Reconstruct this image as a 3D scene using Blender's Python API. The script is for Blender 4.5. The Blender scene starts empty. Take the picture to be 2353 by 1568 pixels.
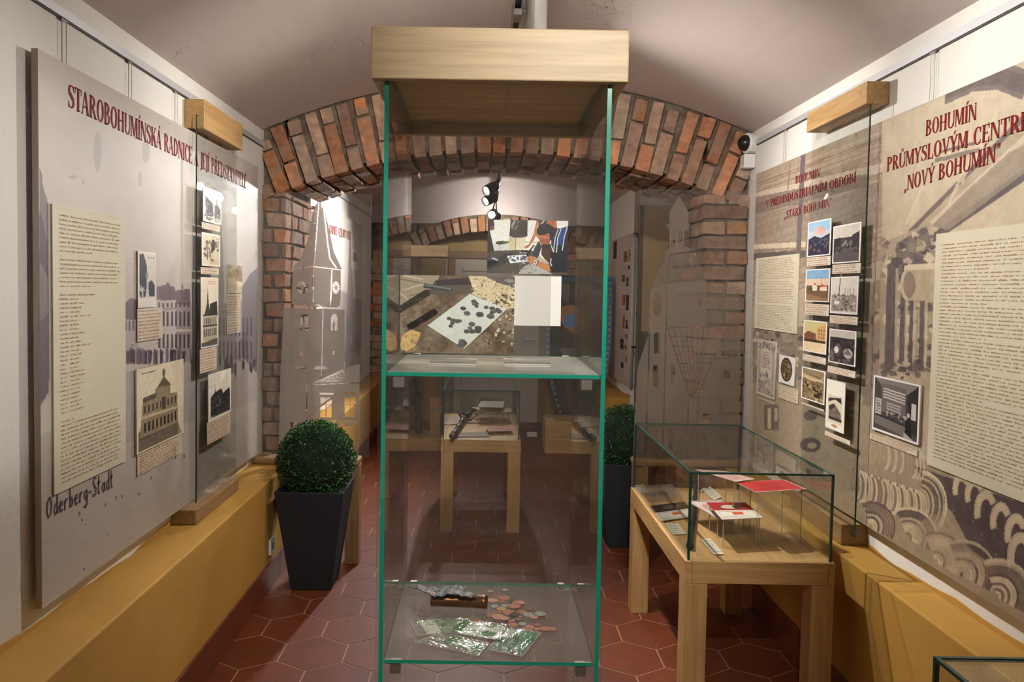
import bpy, bmesh, math, random
import numpy as np
from mathutils import Vector, Matrix
random.seed(7); RS = np.random.RandomState(11)
SC = bpy.context.scene; COL = SC.collection
V = Vector

# ------------------------------------------------------------------ camera
F = 1750.0; EYE = 1.5; PX, PY = 1112.0, 738.0; PITCH = 73/1750; ROLL = 0.0166
_f = V((0, math.cos(PITCH), -math.sin(PITCH))); _u = V((0, math.sin(PITCH), math.cos(PITCH))); _r = V((1, 0, 0))
_c, _s = math.cos(ROLL), math.sin(ROLL)
UP = _u*_c - _r*_s; RI = _r*_c + _u*_s; FW = _f
cd = bpy.data.cameras.new('camera'); cam = bpy.data.objects.new('camera', cd); COL.objects.link(cam)
cd.sensor_fit = 'HORIZONTAL'; cd.sensor_width = 36; cd.lens = F/2353*36
cd.shift_x = (1176.5-PX)/2353; cd.shift_y = (PY-784)/2353; cd.clip_start = .02
M = Matrix.Identity(4)
for i in range(3):
    M[i][0] = RI[i]; M[i][1] = UP[i]; M[i][2] = -FW[i]
M[2][3] = EYE
cam.matrix_world = M; SC.camera = cam
def ray(px, py): return RI*((px-PX)/F) - UP*((py-PY)/F) + FW
def atX(px, py, X):
    d = ray(px, py); t = X/d[0]; return V((X, t*d[1], EYE+t*d[2]))
def atY(px, py, Y):
    d = ray(px, py); t = Y/d[1]; return V((t*d[0], Y, EYE+t*d[2]))
def atZ(px, py, Z):
    d = ray(px, py); t = (Z-EYE)/d[2]; return V((t*d[0], t*d[1], Z))

# ------------------------------------------------------------------ helpers
def lin(c):
    if isinstance(c, (int, float)): c = (c, c, c)
    return tuple((x/255/12.92 if x/255 <= .04045 else ((x/255+.055)/1.055)**2.4) for x in c)
ORG = {}
def tag(o, label=None, cat=None, group=None, kind=None):
    if label: o['label'] = label
    if cat: o['category'] = cat
    if group: o['group'] = group
    if kind: o['kind'] = kind
    return o
def thing(name, label, cat, loc=(0, 0, 0), group=None):
    o = bpy.data.objects.new(name, None); COL.objects.link(o); o.location = loc; o.empty_display_size = .05
    ORG[o.name] = V(loc); return tag(o, label, cat, group)
class MB:
    def __init__(s): s.v = []; s.f = []; s.m = []; s.c = []; s.usec = False
    def add(s, vs, fs, mi=0, col=None):
        b = len(s.v); s.v += [tuple(p) for p in vs]; s.f += [tuple(b+i for i in f) for f in fs]; s.m += [mi]*len(fs)
        if col is not None: s.usec = True
        s.c += [col if col is not None else (1, 1, 1)]*len(vs); return s
    def box(s, a, b, mi=0, col=None, sides=None):
        x0, y0, z0 = a; x1, y1, z1 = b
        vs = [(x0, y0, z0), (x1, y0, z0), (x1, y1, z0), (x0, y1, z0), (x0, y0, z1), (x1, y0, z1), (x1, y1, z1), (x0, y1, z1)]
        fs = [(0, 3, 2, 1), (4, 5, 6, 7), (0, 1, 5, 4), (1, 2, 6, 5), (2, 3, 7, 6), (3, 0, 4, 7)]
        s.add(vs, fs, mi, col)
        if sides is not None:           # sides: material index per face -z +z -y +x +y -x
            s.m[-6:] = sides
        return s
    def obox(s, c, ex, ey, ez, mi=0, col=None, jit=0):
        vs = []
        for k in (-1, 1):
            for (i, j) in ((-1, -1), (1, -1), (1, 1), (-1, 1)):
                p = V(c)+V(ex)*i+V(ey)*j+V(ez)*k
                if jit: p = p+V((random.uniform(-jit, jit), random.uniform(-jit, jit), random.uniform(-jit, jit)))
                vs.append(p)
        return s.add(vs, [(0, 3, 2, 1), (4, 5, 6, 7), (0, 1, 5, 4), (1, 2, 6, 5), (2, 3, 7, 6), (3, 0, 4, 7)], mi, col)
    def quad(s, a, b, c, d, mi=0, col=None): return s.add([a, b, c, d], [(0, 1, 2, 3)], mi, col)
    def cyl(s, p0, p1, r0, r1=None, n=16, mi=0, caps=True, col=None):
        p0, p1 = V(p0), V(p1); r1 = r0 if r1 is None else r1; d = (p1-p0).normalized()
        a = d.orthogonal().normalized(); b = d.cross(a); vs = []
        for p, r in ((p0, r0), (p1, r1)):
            for i in range(n):
                t = 2*math.pi*i/n; vs.append(p+a*(math.cos(t)*r)+b*(math.sin(t)*r))
        fs = [(i, (i+1) % n, n+(i+1) % n, n+i) for i in range(n)]
        if caps: fs += [tuple(range(n))[::-1], tuple(range(n, 2*n))]
        return s.add(vs, fs, mi, col)
    def rev(s, base, axis, prof, n=20, mi=0):     # profile of (radius, height)
        base = V(base); d = V(axis).normalized(); a = d.orthogonal().normalized(); b = d.cross(a); vs = []; fs = []
        for r, h in prof:
            for i in range(n):
                t = 2*math.pi*i/n; vs.append(base+d*h+a*(math.cos(t)*r)+b*(math.sin(t)*r))
        for k in range(len(prof)-1):
            for i in range(n): fs.append((k*n+i, k*n+(i+1) % n, (k+1)*n+(i+1) % n, (k+1)*n+i))
        return s.add(vs, fs, mi)
    def tube(s, pts, r, n=8, mi=0):
        for a, b in zip(pts[:-1], pts[1:]): s.cyl(a, b, r, n=n, mi=mi)
        return s
    def build(s, name, mats, parent=None, smooth=False, bevel=0, seg=2):
        me = bpy.data.meshes.new(name)
        if parent is not None: org = ORG[parent.name]
        else:
            A = np.array(s.v); lo, hi = A.min(0), A.max(0); org = V(((lo[0]+hi[0])/2, (lo[1]+hi[1])/2, lo[2]))
        A = np.array(s.v, dtype=float)-np.array(org)
        me.from_pydata([tuple(p) for p in A], [], s.f)
        for m in (mats if isinstance(mats, (list, tuple)) else [mats]): me.materials.append(m)
        if len(me.materials) > 1: me.polygons.foreach_set('material_index', s.m)
        if s.usec:
            at = me.color_attributes.new('col', 'FLOAT_COLOR', 'POINT')
            cc = np.ones((len(s.v), 4), dtype=np.float32); cc[:, :3] = np.array(s.c); at.data.foreach_set('color', cc.ravel())
        if smooth: me.polygons.foreach_set('use_smooth', [True]*len(s.f))
        me.update()
        o = bpy.data.objects.new(name, me); COL.objects.link(o)
        if parent is not None: o.parent = parent; ORG[o.name] = org
        else: o.location = org; ORG[o.name] = V(org)
        if bevel:
            b = o.modifiers.new('bevel', 'BEVEL'); b.width = bevel; b.segments = seg; b.limit_method = 'ANGLE'; b.angle_limit = .6
        return o
def struct(o): o['kind'] = 'structure'; return o
def copy_tree(o, parent=None):
    c = o.copy(); COL.objects.link(c)
    if parent is not None: c.parent = parent
    for ch in list(o.children): copy_tree(ch, c)
    return c

# ------------------------------------------------------------------ materials
def mat(name, col=(.5, .5, .5), rough=.6, metal=0., spec=.5, noise=0, nscale=8, bump=0, bscale=60, attr=False, emit=None, estr=0):
    m = bpy.data.materials.new(name); m.use_nodes = True; nt = m.node_tree; n = nt.nodes; b = n['Principled BSDF']
    b.inputs['Roughness'].default_value = rough; b.inputs['Metallic'].default_value = metal; b.inputs['Specular IOR Level'].default_value = spec
    b.inputs['Base Color'].default_value = (*col, 1)
    src = None
    if attr:
        a = n.new('ShaderNodeAttribute'); a.attribute_name = 'col'; src = a.outputs['Color']
    tc = n.new('ShaderNodeTexCoord')
    if noise:
        t = n.new('ShaderNodeTexNoise'); t.inputs['Scale'].default_value = nscale; t.inputs['Detail'].default_value = 6
        nt.links.new(tc.outputs['Object'], t.inputs['Vector'])
        mr = n.new('ShaderNodeMapRange'); mr.inputs[1].default_value = .3; mr.inputs[2].default_value = .7
        mr.inputs[3].default_value = 1-noise; mr.inputs[4].default_value = 1+noise; nt.links.new(t.outputs['Fac'], mr.inputs[0])
        mx = n.new('ShaderNodeVectorMath'); mx.operation = 'SCALE'; nt.links.new(mr.outputs[0], mx.inputs['Scale'])
        if src: nt.links.new(src, mx.inputs[0])
        else: mx.inputs[0].default_value = col
        src = mx.outputs[0]
    if src: nt.links.new(src, b.inputs['Base Color'])
    if bump:
        t = n.new('ShaderNodeTexNoise'); t.inputs['Scale'].default_value = bscale; t.inputs['Detail'].default_value = 5
        nt.links.new(tc.outputs['Object'], t.inputs['Vector'])
        bp = n.new('ShaderNodeBump'); bp.inputs['Strength'].default_value = bump; bp.inputs['Distance'].default_value = .01
        nt.links.new(t.outputs['Fac'], bp.inputs['Height']); nt.links.new(bp.outputs[0], b.inputs['Normal'])
    if emit: b.inputs['Emission Color'].default_value = (*emit, 1); b.inputs['Emission Strength'].default_value = estr
    return m
def wood(name, axis, dark, light, rough=.45):
    m = bpy.data.materials.new(name); m.use_nodes = True; nt = m.node_tree; n = nt.nodes; b = n['Principled BSDF']
    b.inputs['Roughness'].default_value = rough; b.inputs['Specular IOR Level'].default_value = .35
    tc = n.new('ShaderNodeTexCoord'); mp = n.new('ShaderNodeMapping')
    sc = [60, 60, 60]; sc[axis] = 2.5; mp.inputs['Scale'].default_value = sc
    nt.links.new(tc.outputs['Object'], mp.inputs[0])
    t = n.new('ShaderNodeTexNoise'); t.inputs['Scale'].default_value = 1; t.inputs['Detail'].default_value = 8; t.inputs['Roughness'].default_value = .65; t.inputs['Distortion'].default_value = .4
    nt.links.new(mp.outputs[0], t.inputs['Vector'])
    cr = n.new('ShaderNodeValToRGB'); cr.color_ramp.elements[0].position = .3; cr.color_ramp.elements[1].position = .68
    cr.color_ramp.elements[0].color = (*dark, 1); cr.color_ramp.elements[1].color = (*light, 1)
    nt.links.new(t.outputs['Fac'], cr.inputs[0]); nt.links.new(cr.outputs[0], b.inputs['Base Color'])
    bp = n.new('ShaderNodeBump'); bp.inputs['Strength'].default_value = .06; bp.inputs['Distance'].default_value = .003
    nt.links.new(t.outputs['Fac'], bp.inputs['Height']); nt.links.new(bp.outputs[0], b.inputs['Normal'])
    return m
def glassmat(name, tint=(.95, .965, .955), dust=0., dustcol=(.8, .85, .8), ior=1.5, attr=None, rough=0.0):
    m = bpy.data.materials.new(name); m.use_nodes = True; nt = m.node_tree; n = nt.nodes; n.clear()
    out = n.new('ShaderNodeOutputMaterial'); tr = n.new('ShaderNodeBsdfTransparent'); tr.inputs[0].default_value = (*tint, 1)
    base = tr.outputs[0]
    if dust or attr:
        d = n.new('ShaderNodeBsdfDiffuse'); d.inputs[0].default_value = (*dustcol, 1)
        tl = n.new('ShaderNodeBsdfTranslucent'); tl.inputs[0].default_value = (*dustcol, 1)
        dm = n.new('ShaderNodeMixShader'); dm.inputs[0].default_value = .3
        nt.links.new(d.outputs[0], dm.inputs[1]); nt.links.new(tl.outputs[0], dm.inputs[2])
        mx = n.new('ShaderNodeMixShader'); mx.inputs[0].default_value = dust
        nt.links.new(base, mx.inputs[1]); nt.links.new(dm.outputs[0], mx.inputs[2]); base = mx.outputs[0]
        if attr == 'alpha':      # colour attribute: rgb colour, alpha coverage
            a = n.new('ShaderNodeAttribute'); a.attribute_name = 'col'
            nt.links.new(a.outputs['Color'], d.inputs[0]); nt.links.new(a.outputs['Color'], tl.inputs[0]); nt.links.new(a.outputs['Alpha'], mx.inputs[0])
    fr = n.new('ShaderNodeFresnel'); ge = n.new('ShaderNodeNewGeometry'); io = n.new('ShaderNodeMapRange')   # thin panes: same reflectance from both sides
    io.inputs[3].default_value = ior; io.inputs[4].default_value = 1/ior; nt.links.new(ge.outputs['Backfacing'], io.inputs[0]); nt.links.new(io.outputs[0], fr.inputs[0])
    gl = n.new('ShaderNodeBsdfGlossy'); gl.inputs['Roughness'].default_value = rough
    mm = n.new('ShaderNodeMixShader'); nt.links.new(fr.outputs[0], mm.inputs[0]); nt.links.new(base, mm.inputs[1]); nt.links.new(gl.outputs[0], mm.inputs[2])
    nt.links.new(mm.outputs[0], out.inputs[0]); return m

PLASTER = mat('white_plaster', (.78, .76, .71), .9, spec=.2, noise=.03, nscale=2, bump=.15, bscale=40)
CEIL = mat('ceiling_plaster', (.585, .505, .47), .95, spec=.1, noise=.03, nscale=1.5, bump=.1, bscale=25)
OCHRE = mat('ochre_paint', (.52, .29, .062), .7, spec=.3, noise=.07, nscale=3, bump=.12, bscale=30)
TERRA = mat('terracotta_tile', attr=True, rough=.5, noise=.12, nscale=14)
BRICK = mat('old_brick', attr=True, rough=.9, spec=.15, noise=.3, nscale=22, bump=.7, bscale=70)
nt = BRICK.node_tree; bs = nt.nodes['Principled BSDF']; lk = bs.inputs['Base Color'].links[0].from_socket      # grey mortar film and orange patches on the bricks
tn = nt.nodes.new('ShaderNodeTexNoise'); tn.inputs['Scale'].default_value = 9; tn.inputs['Detail'].default_value = 7; tn.inputs['Roughness'].default_value = .7
tc = nt.nodes.new('ShaderNodeTexCoord'); nt.links.new(tc.outputs['Object'], tn.inputs['Vector'])
mr = nt.nodes.new('ShaderNodeMapRange'); mr.inputs[1].default_value = .48; mr.inputs[2].default_value = .66; mr.inputs[4].default_value = .75; nt.links.new(tn.outputs['Fac'], mr.inputs[0])
mx = nt.nodes.new('ShaderNodeMix'); mx.data_type = 'RGBA'; nt.links.new(mr.outputs[0], mx.inputs['Factor']); nt.links.new(lk, mx.inputs['A']); mx.inputs['B'].default_value = (.30, .235, .18, 1)
nt.links.new(mx.outputs['Result'], bs.inputs['Base Color'])
BASET = mat('baseboard_tile', (.16, .045, .02), .35, noise=.12, nscale=9)
oakd, oakl = (.36, .205, .075), (.56, .35, .15)
OX = wood('oak_along_x', 0, oakd, oakl); OY = wood('oak_along_y', 1, oakd, oakl); OZ = wood('oak_along_z', 2, oakd, oakl)
PX_ = wood('pale_oak_x', 0, (.42, .29, .15), (.60, .445, .26)); DX = wood('aged_oak_x', 0, (.24, .14, .06), (.4, .25, .12)); DY = wood('aged_oak_y', 1, (.24, .14, .06), (.4, .25, .12)); DZ = wood('aged_oak_z', 2, (.24, .14, .06), (.4, .25, .12))
GLASS = glassmat('clear_glass', (.955, .965, .958)); GLASS_T = glassmat('tinted_clear_glass', (.962, .962, .955), .006, (.7, .7, .65))
EDGE = mat('glass_edge_emerald', (.0, .29, .185), .25); EDGE_D = mat('glass_edge_dark_green', (.006, .05, .037), .2)
SHELF_A = glassmat('dusty_shelf_glass', (.9, .93, .9), .85, (.86, .9, .84)); SHELF_B = glassmat('smudged_shelf_glass', (.88, .88, .86), .10, (.75, .72, .68), ior=1.5)
ACRYL = glassmat('clear_acrylic', (.97, .965, .96), .02, (.9, .88, .85)); ACRYL_E = mat('acrylic_edge', (.5, .47, .43), .3)
PRINT = mat('printed_paper', attr=True, rough=.55, spec=.25); PRINT_G = mat('glossy_print', attr=True, rough=.3, spec=.4)
INK_R = mat('red_lettering', (.215, .010, .014), .7, spec=.1); INK_B = mat('brown_ink', (.40, .24, .12), .7); INK_D = mat('grey_violet_ink', (.07, .045, .06), .7)
CHROME = mat('brushed_nickel', (.62, .6, .56), .28, .9); STEEL = mat('grey_metal', (.42, .40, .37), .4, .5)
WHITEP = mat('white_plastic', (.78, .77, .75), .4); BLACKP = mat('black_plastic', (.012, .012, .013), .25); ALU = mat('pale_aluminium', (.62, .64, .66), .4, .3)
PARCH = mat('parchment_board', (.63, .58, .43), .7, noise=.03, nscale=6)
WHITEB = mat('white_card', (.8, .78, .74), .6)
LAMP = mat('lamp_glow', (1, 1, 1), .3, emit=(1, .95, .88), estr=10)

# ------------------------------------------------------------------ painted prints (colour per vertex)
class Canvas:
    def __init__(s, w, h, bg, tf=None):
        s.w, s.h = int(w), int(h); s.a = np.zeros((s.h, s.w, 3)); s.a[:] = bg; s.al = np.ones((s.h, s.w)); s.ls = 1.; s.tf = tf or (lambda x, y: (x, y))
    def P(s, pts):
        o = []
        for p in pts:
            u, v = s.tf(*p); o.append((u*s.w-.5, v*s.h-.5))
        return o
    def _fill(s, P, col, al=1., alpha=None):
        A = np.array(P); x0, y0 = np.floor(A.min(0)).astype(int); x1, y1 = np.ceil(A.max(0)).astype(int)+1
        x0, y0 = max(x0, 0), max(y0, 0); x1, y1 = min(x1, s.w), min(y1, s.h)
        if x1 <= x0 or y1 <= y0: return
        X, Y = np.meshgrid(np.arange(x0, x1), np.arange(y0, y1)); ins = np.zeros(X.shape, bool)
        n = len(P)
        for i in range(n):
            ax, ay = P[i]; bx, by = P[(i+1) % n]
            if ay == by: continue
            c = ((ay > Y) != (by > Y)) & (X < (bx-ax)*(Y-ay)/(by-ay)+ax); ins ^= c
        if col is not None:
            sub = s.a[y0:y1, x0:x1]; sub[ins] = sub[ins]*(1-al)+np.array(col, float)*al
        if alpha is not None: s.al[y0:y1, x0:x1][ins] = alpha
    def poly(s, pts, col, al=1., alpha=None): s._fill(s.P(pts), col, al, alpha); return s
    def rect(s, x0, y0, x1, y1, col, al=1., alpha=None): return s.poly([(x0, y0), (x1, y0), (x1, y1), (x0, y1)], col, al, alpha)
    def ell(s, cx, cy, rx, ry, col, al=1., alpha=None, n=22, rot=0):
        c, q = math.cos(rot), math.sin(rot)
        return s.poly([(cx+rx*math.cos(t)*c-ry*math.sin(t)*q, cy+rx*math.cos(t)*q+ry*math.sin(t)*c) for t in [2*math.pi*i/n for i in range(n)]], col, al, alpha)
    def line(s, pts, wd, col, al=1., alpha=None):
        P = s.P(pts); wd = wd*s.ls
        for (ax, ay), (bx, by) in zip(P[:-1], P[1:]):
            l = math.hypot(bx-ax, by-ay) or 1; nx, ny = -(by-ay)/l*wd/2, (bx-ax)/l*wd/2
            ex, ey = (bx-ax)/l*wd*.2, (by-ay)/l*wd*.2
            s._fill([(ax+nx-ex, ay+ny-ey), (bx+nx+ex, by+ny+ey), (bx-nx+ex, by-ny+ey), (ax-nx-ex, ay-ny-ey)], col, al, alpha)
        return s
    def arc(s, cx, cy, rx, ry, a0, a1, wd, col, al=1., alpha=None, n=14):
        return s.line([(cx+rx*math.cos(math.radians(a0+(a1-a0)*i/n)), cy+ry*math.sin(math.radians(a0+(a1-a0)*i/n))) for i in range(n+1)], wd, col, al, alpha)
    def noise(s, cells, amp, mask=None):
        gy, gx = max(2, int(cells*s.h/s.w)+1), cells+1; g = RS.uniform(-1, 1, (gy, gx))
        yi = np.linspace(0, gy-1.001, s.h); xi = np.linspace(0, gx-1.001, s.w); y0 = yi.astype(int); x0 = xi.astype(int); fy = (yi-y0)[:, None]; fx = (xi-x0)[None]
        fy = fy*fy*(3-2*fy); fx = fx*fx*(3-2*fx)
        n = (g[y0][:, x0]*(1-fx)+g[y0][:, x0+1]*fx)*(1-fy)+(g[y0+1][:, x0]*(1-fx)+g[y0+1][:, x0+1]*fx)*fy
        n = n[:, :, None]*amp
        s.a = np.where(mask[:, :, None], s.a+n, s.a) if mask is not None else s.a+n
        return s
    def grain(s, amp): s.a += RS.normal(0, amp, (s.h, s.w, 1)); return s
    def spots(s, n, x0, y0, x1, y1, r, cols, al=.8):
        for _ in range(n):
            q = r*random.uniform(.4, 1.3); cx, cy = random.uniform(x0, x1), random.uniform(y0, y1); e = random.uniform(.5, 1.2); n_ = random.randint(5, 9)
            s.poly([(cx+q*random.uniform(.45, 1.25)*math.cos(2*math.pi*k/n_), cy+q*e*random.uniform(.45, 1.25)*math.sin(2*math.pi*k/n_)) for k in range(n_)], random.choice(cols), al)
        return s
    def dashes(s, x0, y0, x1, y1, n, col, al=.75, rag=.2):
        for i in range(n):
            y = y0+(y1-y0)*(i+.5)/n; x = x0; xe = x1-(x1-x0)*random.uniform(0, rag); h = (y1-y0)/n*.26
            while x < xe:
                w = random.uniform(.03, .11)*(x1-x0); s.rect(x, y-h, min(x+w, xe), y+h, col, al*random.uniform(.6, 1)); x += w+.018*(x1-x0)
        return s
def region(x0, y0, x1, y1): return lambda x, y: ((x-x0)/(x1-x0), (y-y0)/(y1-y0))
def print_obj(name, cv, p0, eu, ev, thick=.003, mats=None, parent=None, edge=(225, 220, 210), alpha=False, bump=None, single=False):
    p0, eu, ev = V(p0), V(eu), V(ev); n = ev.cross(eu).normalized(); w, h = cv.w, cv.h
    us = np.linspace(0, 1, w); vs = np.linspace(0, 1, h); U, W = np.meshgrid(us, vs)
    pos = np.array(p0)[None, None]+U[..., None]*np.array(eu)+W[..., None]*np.array(ev)
    if bump is not None: pos = pos+bump(U, W)[..., None]*np.array(n)
    pos = pos.reshape(-1, 3); idx = np.arange(w*h).reshape(h, w)
    q = np.stack([idx[:-1, :-1], idx[1:, :-1], idx[1:, 1:], idx[:-1, 1:]], -1).reshape(-1, 4)
    c8 = np.clip(cv.a, 0, 255)/255; cl = np.where(c8 <= .04045, c8/12.92, ((c8+.055)/1.055)**2.4).reshape(-1, 3)
    al = cv.al.reshape(-1)
    if not single:
        b = len(pos); o = -np.array(n)*thick; A = np.array(p0); B = A+np.array(eu); Cc = B+np.array(ev); D = A+np.array(ev)
        pos = np.vstack([pos, [A, B, Cc, D, A+o, B+o, Cc+o, D+o]])
        q = np.vstack([q, [[b, b+1, b+5, b+4], [b+1, b+2, b+6, b+5], [b+2, b+3, b+7, b+6], [b+3, b, b+4, b+7], [b+4, b+5, b+6, b+7]]])
        cl = np.vstack([cl, np.tile(lin(edge), (8, 1))]); al = np.concatenate([al, np.ones(8)])
    if parent is not None: org = ORG[parent.name]
    else: org = V(((pos[:, 0].min()+pos[:, 0].max())/2, (pos[:, 1].min()+pos[:, 1].max())/2, pos[:, 2].min()))
    pos = pos-np.array(org); me = bpy.data.meshes.new(name)
    me.vertices.add(len(pos)); me.vertices.foreach_set('co', pos.astype(np.float32).ravel())
    me.loops.add(len(q)*4); me.loops.foreach_set('vertex_index', q.astype(np.int32).ravel())
    me.polygons.add(len(q)); me.polygons.foreach_set('loop_start', np.arange(0, len(q)*4, 4, dtype=np.int32)); me.polygons.foreach_set('loop_total', np.full(len(q), 4, dtype=np.int32))
    at = me.color_attributes.new('col', 'FLOAT_COLOR', 'POINT')
    cc = np.ones((len(pos), 4), dtype=np.float32); cc[:, :3] = cl; cc[:, 3] = al; at.data.foreach_set('color', cc.ravel())
    me.materials.append(mats or PRINT); me.update(calc_edges=True); me.validate()
    if bump is not None: me.polygons.foreach_set('use_smooth', [True]*len(q))
    o = bpy.data.objects.new(name, me); COL.objects.link(o)
    if parent is not None: o.parent = parent
    else: o.location = org
    ORG[o.name] = V(org); return o

# ------------------------------------------------------------------ condensed serif capitals
def _r(x0, y0, x1, y1): return [(x0, y0), (x1, y0), (x1, y1), (x0, y1)]
def _stem(x, T=.15, y0=0, y1=1, sf=.05, top=True, bot=True):
    o = [_r(x, y0, x+T, y1)]
    if bot: o.append(_r(x-sf, y0, x+T+sf, y0+.045))
    if top: o.append(_r(x-sf, y1-.045, x+T+sf, y1))
    return o
def _ring(cx, cy, rx, ry, a0, a1, T=.15, t=.06, n=18):
    o = []
    for i in range(n):
        q = []
        for k, inner in ((i, 0), (i+1, 0), (i+1, 1), (i, 1)):
            a = math.radians(a0+(a1-a0)*k/n); q.append((cx+(rx-T*inner)*math.cos(a), cy+(ry-t*inner)*math.sin(a)))
        o.append(q)
    return o
def _stroke(pts, wd):
    o = []; n = len(pts); L = []; R = []
    for i in range(n):
        a = V(pts[max(i-1, 0)]); b = V(pts[min(i+1, n-1)]); d = (b-a); d = d.normalized() if d.length else V((1, 0)); w = (wd[i] if isinstance(wd, (list, tuple)) else wd)/2
        L.append((pts[i][0]-d.y*w, pts[i][1]+d.x*w)); R.append((pts[i][0]+d.y*w, pts[i][1]-d.x*w))
    for i in range(n-1): o.append([L[i], R[i], R[i+1], L[i+1]])
    return o
def _bar(x0, x1, y, t=.055, sf=.1): return [_r(x0, y-t/2, x1, y+t/2), _r(x1-.045, y-sf, x1, y+sf)]
def glyph(c):
    T = .15
    if c == 'A': return .62, [[(.0, 0), (.06, 0), (.30, 1), (.26, 1)], [(.22, 1), (.36, 1), (.60, 0), (.44, 0)], _r(.12, .3, .48, .36), _r(-.04, 0, .12, .04), _r(.38, 0, .66, .04)]
    if c == 'B': return .58, _stem(.05)+_ring(.22, .755, .27, .245, -90, 90)+_ring(.22, .27, .33, .27, -90, 90)+[_r(.18, .94, .24, 1), _r(.18, .48, .24, .54), _r(.18, 0, .24, .06)]
    if c == 'C': return .58, _ring(.32, .5, .3, .52, 50, 310)+[_r(.46, .68, .52, .98), _r(.48, .05, .53, .28)]
    if c == 'D': return .62, _stem(.05)+_ring(.18, .5, .42, .5, -90, 90)
    if c == 'E': return .52, _stem(.05)+_bar(.1, .47, .97)+_bar(.1, .38, .52)+_bar(.1, .5, .03)+[_r(.455, .75, .49, .97), _r(.455, .03, .5, .28)]
    if c == 'H': return .68, _stem(.05)+_stem(.47)+[_r(.1, .48, .6, .54)]
    if c == 'I': return .27, _stem(.06)
    if c == 'J': return .34, _stem(.14, y0=.05, bot=False)+_ring(.09, .06, .2, .2, -120, 0, T=.14, t=.1)
    if c == 'K': return .64, _stem(.05)+[[(.18, .42), (.48, 1), (.56, 1), (.22, .36)], [(.26, .52), (.42, .62), (.66, 0), (.48, 0)], _r(.4, .96, .64, 1), _r(.4, 0, .7, .04)]
    if c == 'L': return .5, _stem(.05)+_bar(.1, .48, .03)+[_r(.44, .03, .48, .3)]
    if c == 'M': return .78, _stem(.04, .06)+_stem(.58, T)+[[(.04, 1), (.2, 1), (.42, .05), (.34, .05)], [(.34, .05), (.42, .05), (.62, 1), (.56, 1)]]
    if c == 'N': return .66, _stem(.06, .06)+_stem(.54, .06)+[[(.04, 1), (.22, 1), (.6, 0), (.5, 0)]]
    if c == 'O': return .66, _ring(.33, .5, .31, .52, 0, 360, n=28)
    if c == 'P': return .54, _stem(.05)+_ring(.2, .73, .32, .27, -90, 90)
    if c == 'R': return .62, _stem(.05)+_ring(.2, .74, .31, .26, -90, 90)+[[(.22, .5), (.36, .52), (.64, 0), (.47, 0)], _r(.42, 0, .68, .04)]
    if c == 'S':
        p = [(.46, .80), (.42, .92), (.30, .975), (.15, .93), (.09, .78), (.13, .64), (.27, .53), (.40, .40), (.45, .25), (.38, .08), (.24, .025), (.10, .09), (.06, .22)]
        return .52, _stroke(p, [.05, .06, .06, .1, .14, .16, .18, .17, .14, .1, .06, .06, .05])+[_r(.44, .7, .48, .98), _r(.04, .02, .08, .3)]
    if c == 'T': return .54, _stem(.2, top=False)+[_r(.01, .945, .54, 1), _r(.01, .72, .05, 1), _r(.5, .72, .54, 1)]
    if c == 'U': return .64, _stem(.05, y0=.3, bot=False)+_stem(.53, .06, y0=.3, bot=False)+_ring(.32, .3, .27, .32, 180, 360, T=.11, t=.07)
    if c == 'V': return .6, [[(.02, 1), (.18, 1), (.34, 0), (.28, 0)], [(.28, 0), (.34, 0), (.58, 1), (.52, 1)], _r(-.03, .96, .23, 1), _r(.44, .96, .64, 1)]
    if c == 'Y': return .58, [_r(.22, 0, .36, .46), [(.0, 1), (.16, 1), (.36, .44), (.22, .44)], [(.28, .44), (.35, .44), (.57, 1), (.5, 1)], _r(-.05, .96, .2, 1), _r(.42, .96, .62, 1), _r(.16, 0, .42, .04)]
    if c == '"': return .3, [[(.06, .72), (.1, .72), (.14, 1), (.06, 1)], [(.19, .72), (.23, .72), (.27, 1), (.19, 1)]]
    if c == ',': return .3, [[(.02, -.16), (.07, -.16), (.14, .12), (.06, .12)], [(.15, -.16), (.2, -.16), (.27, .12), (.19, .12)]]
    return .3, []
ACC = {'Á': 'A´', 'Í': 'I´', 'É': 'E´', 'Ý': 'Y´', 'Ř': 'Rˇ', 'Ů': 'U°'}
def text_polys(s):
    x = 0; out = []
    for ch in s:
        b, ac = (ACC[ch][0], ACC[ch][1]) if ch in ACC else (ch, '')
        w, ps = glyph(b)
        for p in ps: out.append([(x+a, y) for a, y in p])
        c = x+w/2
        if ac == '´': out.append([(c-.03, 1.06), (c+.03, 1.06), (c+.17, 1.26), (c+.05, 1.26)])
        if ac == 'ˇ': out += [[(c-.17, 1.26), (c-.1, 1.26), (c+.02, 1.08), (c-.04, 1.08)], [(c-.04, 1.08), (c+.02, 1.08), (c+.17, 1.26), (c+.1, 1.26)]]
        if ac == '°':
            for p in _ring(c, 1.17, .11, .11, 0, 360, .045, .045, 10): out.append(p)
        x += w+.035
    return out, x
def lettering(mb, s, a, b, cap, up, off, polys=None):   # baseline from a to b
    ps, w = polys or text_polys(s); a, b = V(a), V(b); e = (b-a)/w
    for p in ps:
        vs = [a+e*q[0]+V(up)*(cap*q[1])+V(off) for q in p]
        mb.add(vs, [tuple(range(len(vs)))])
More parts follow.
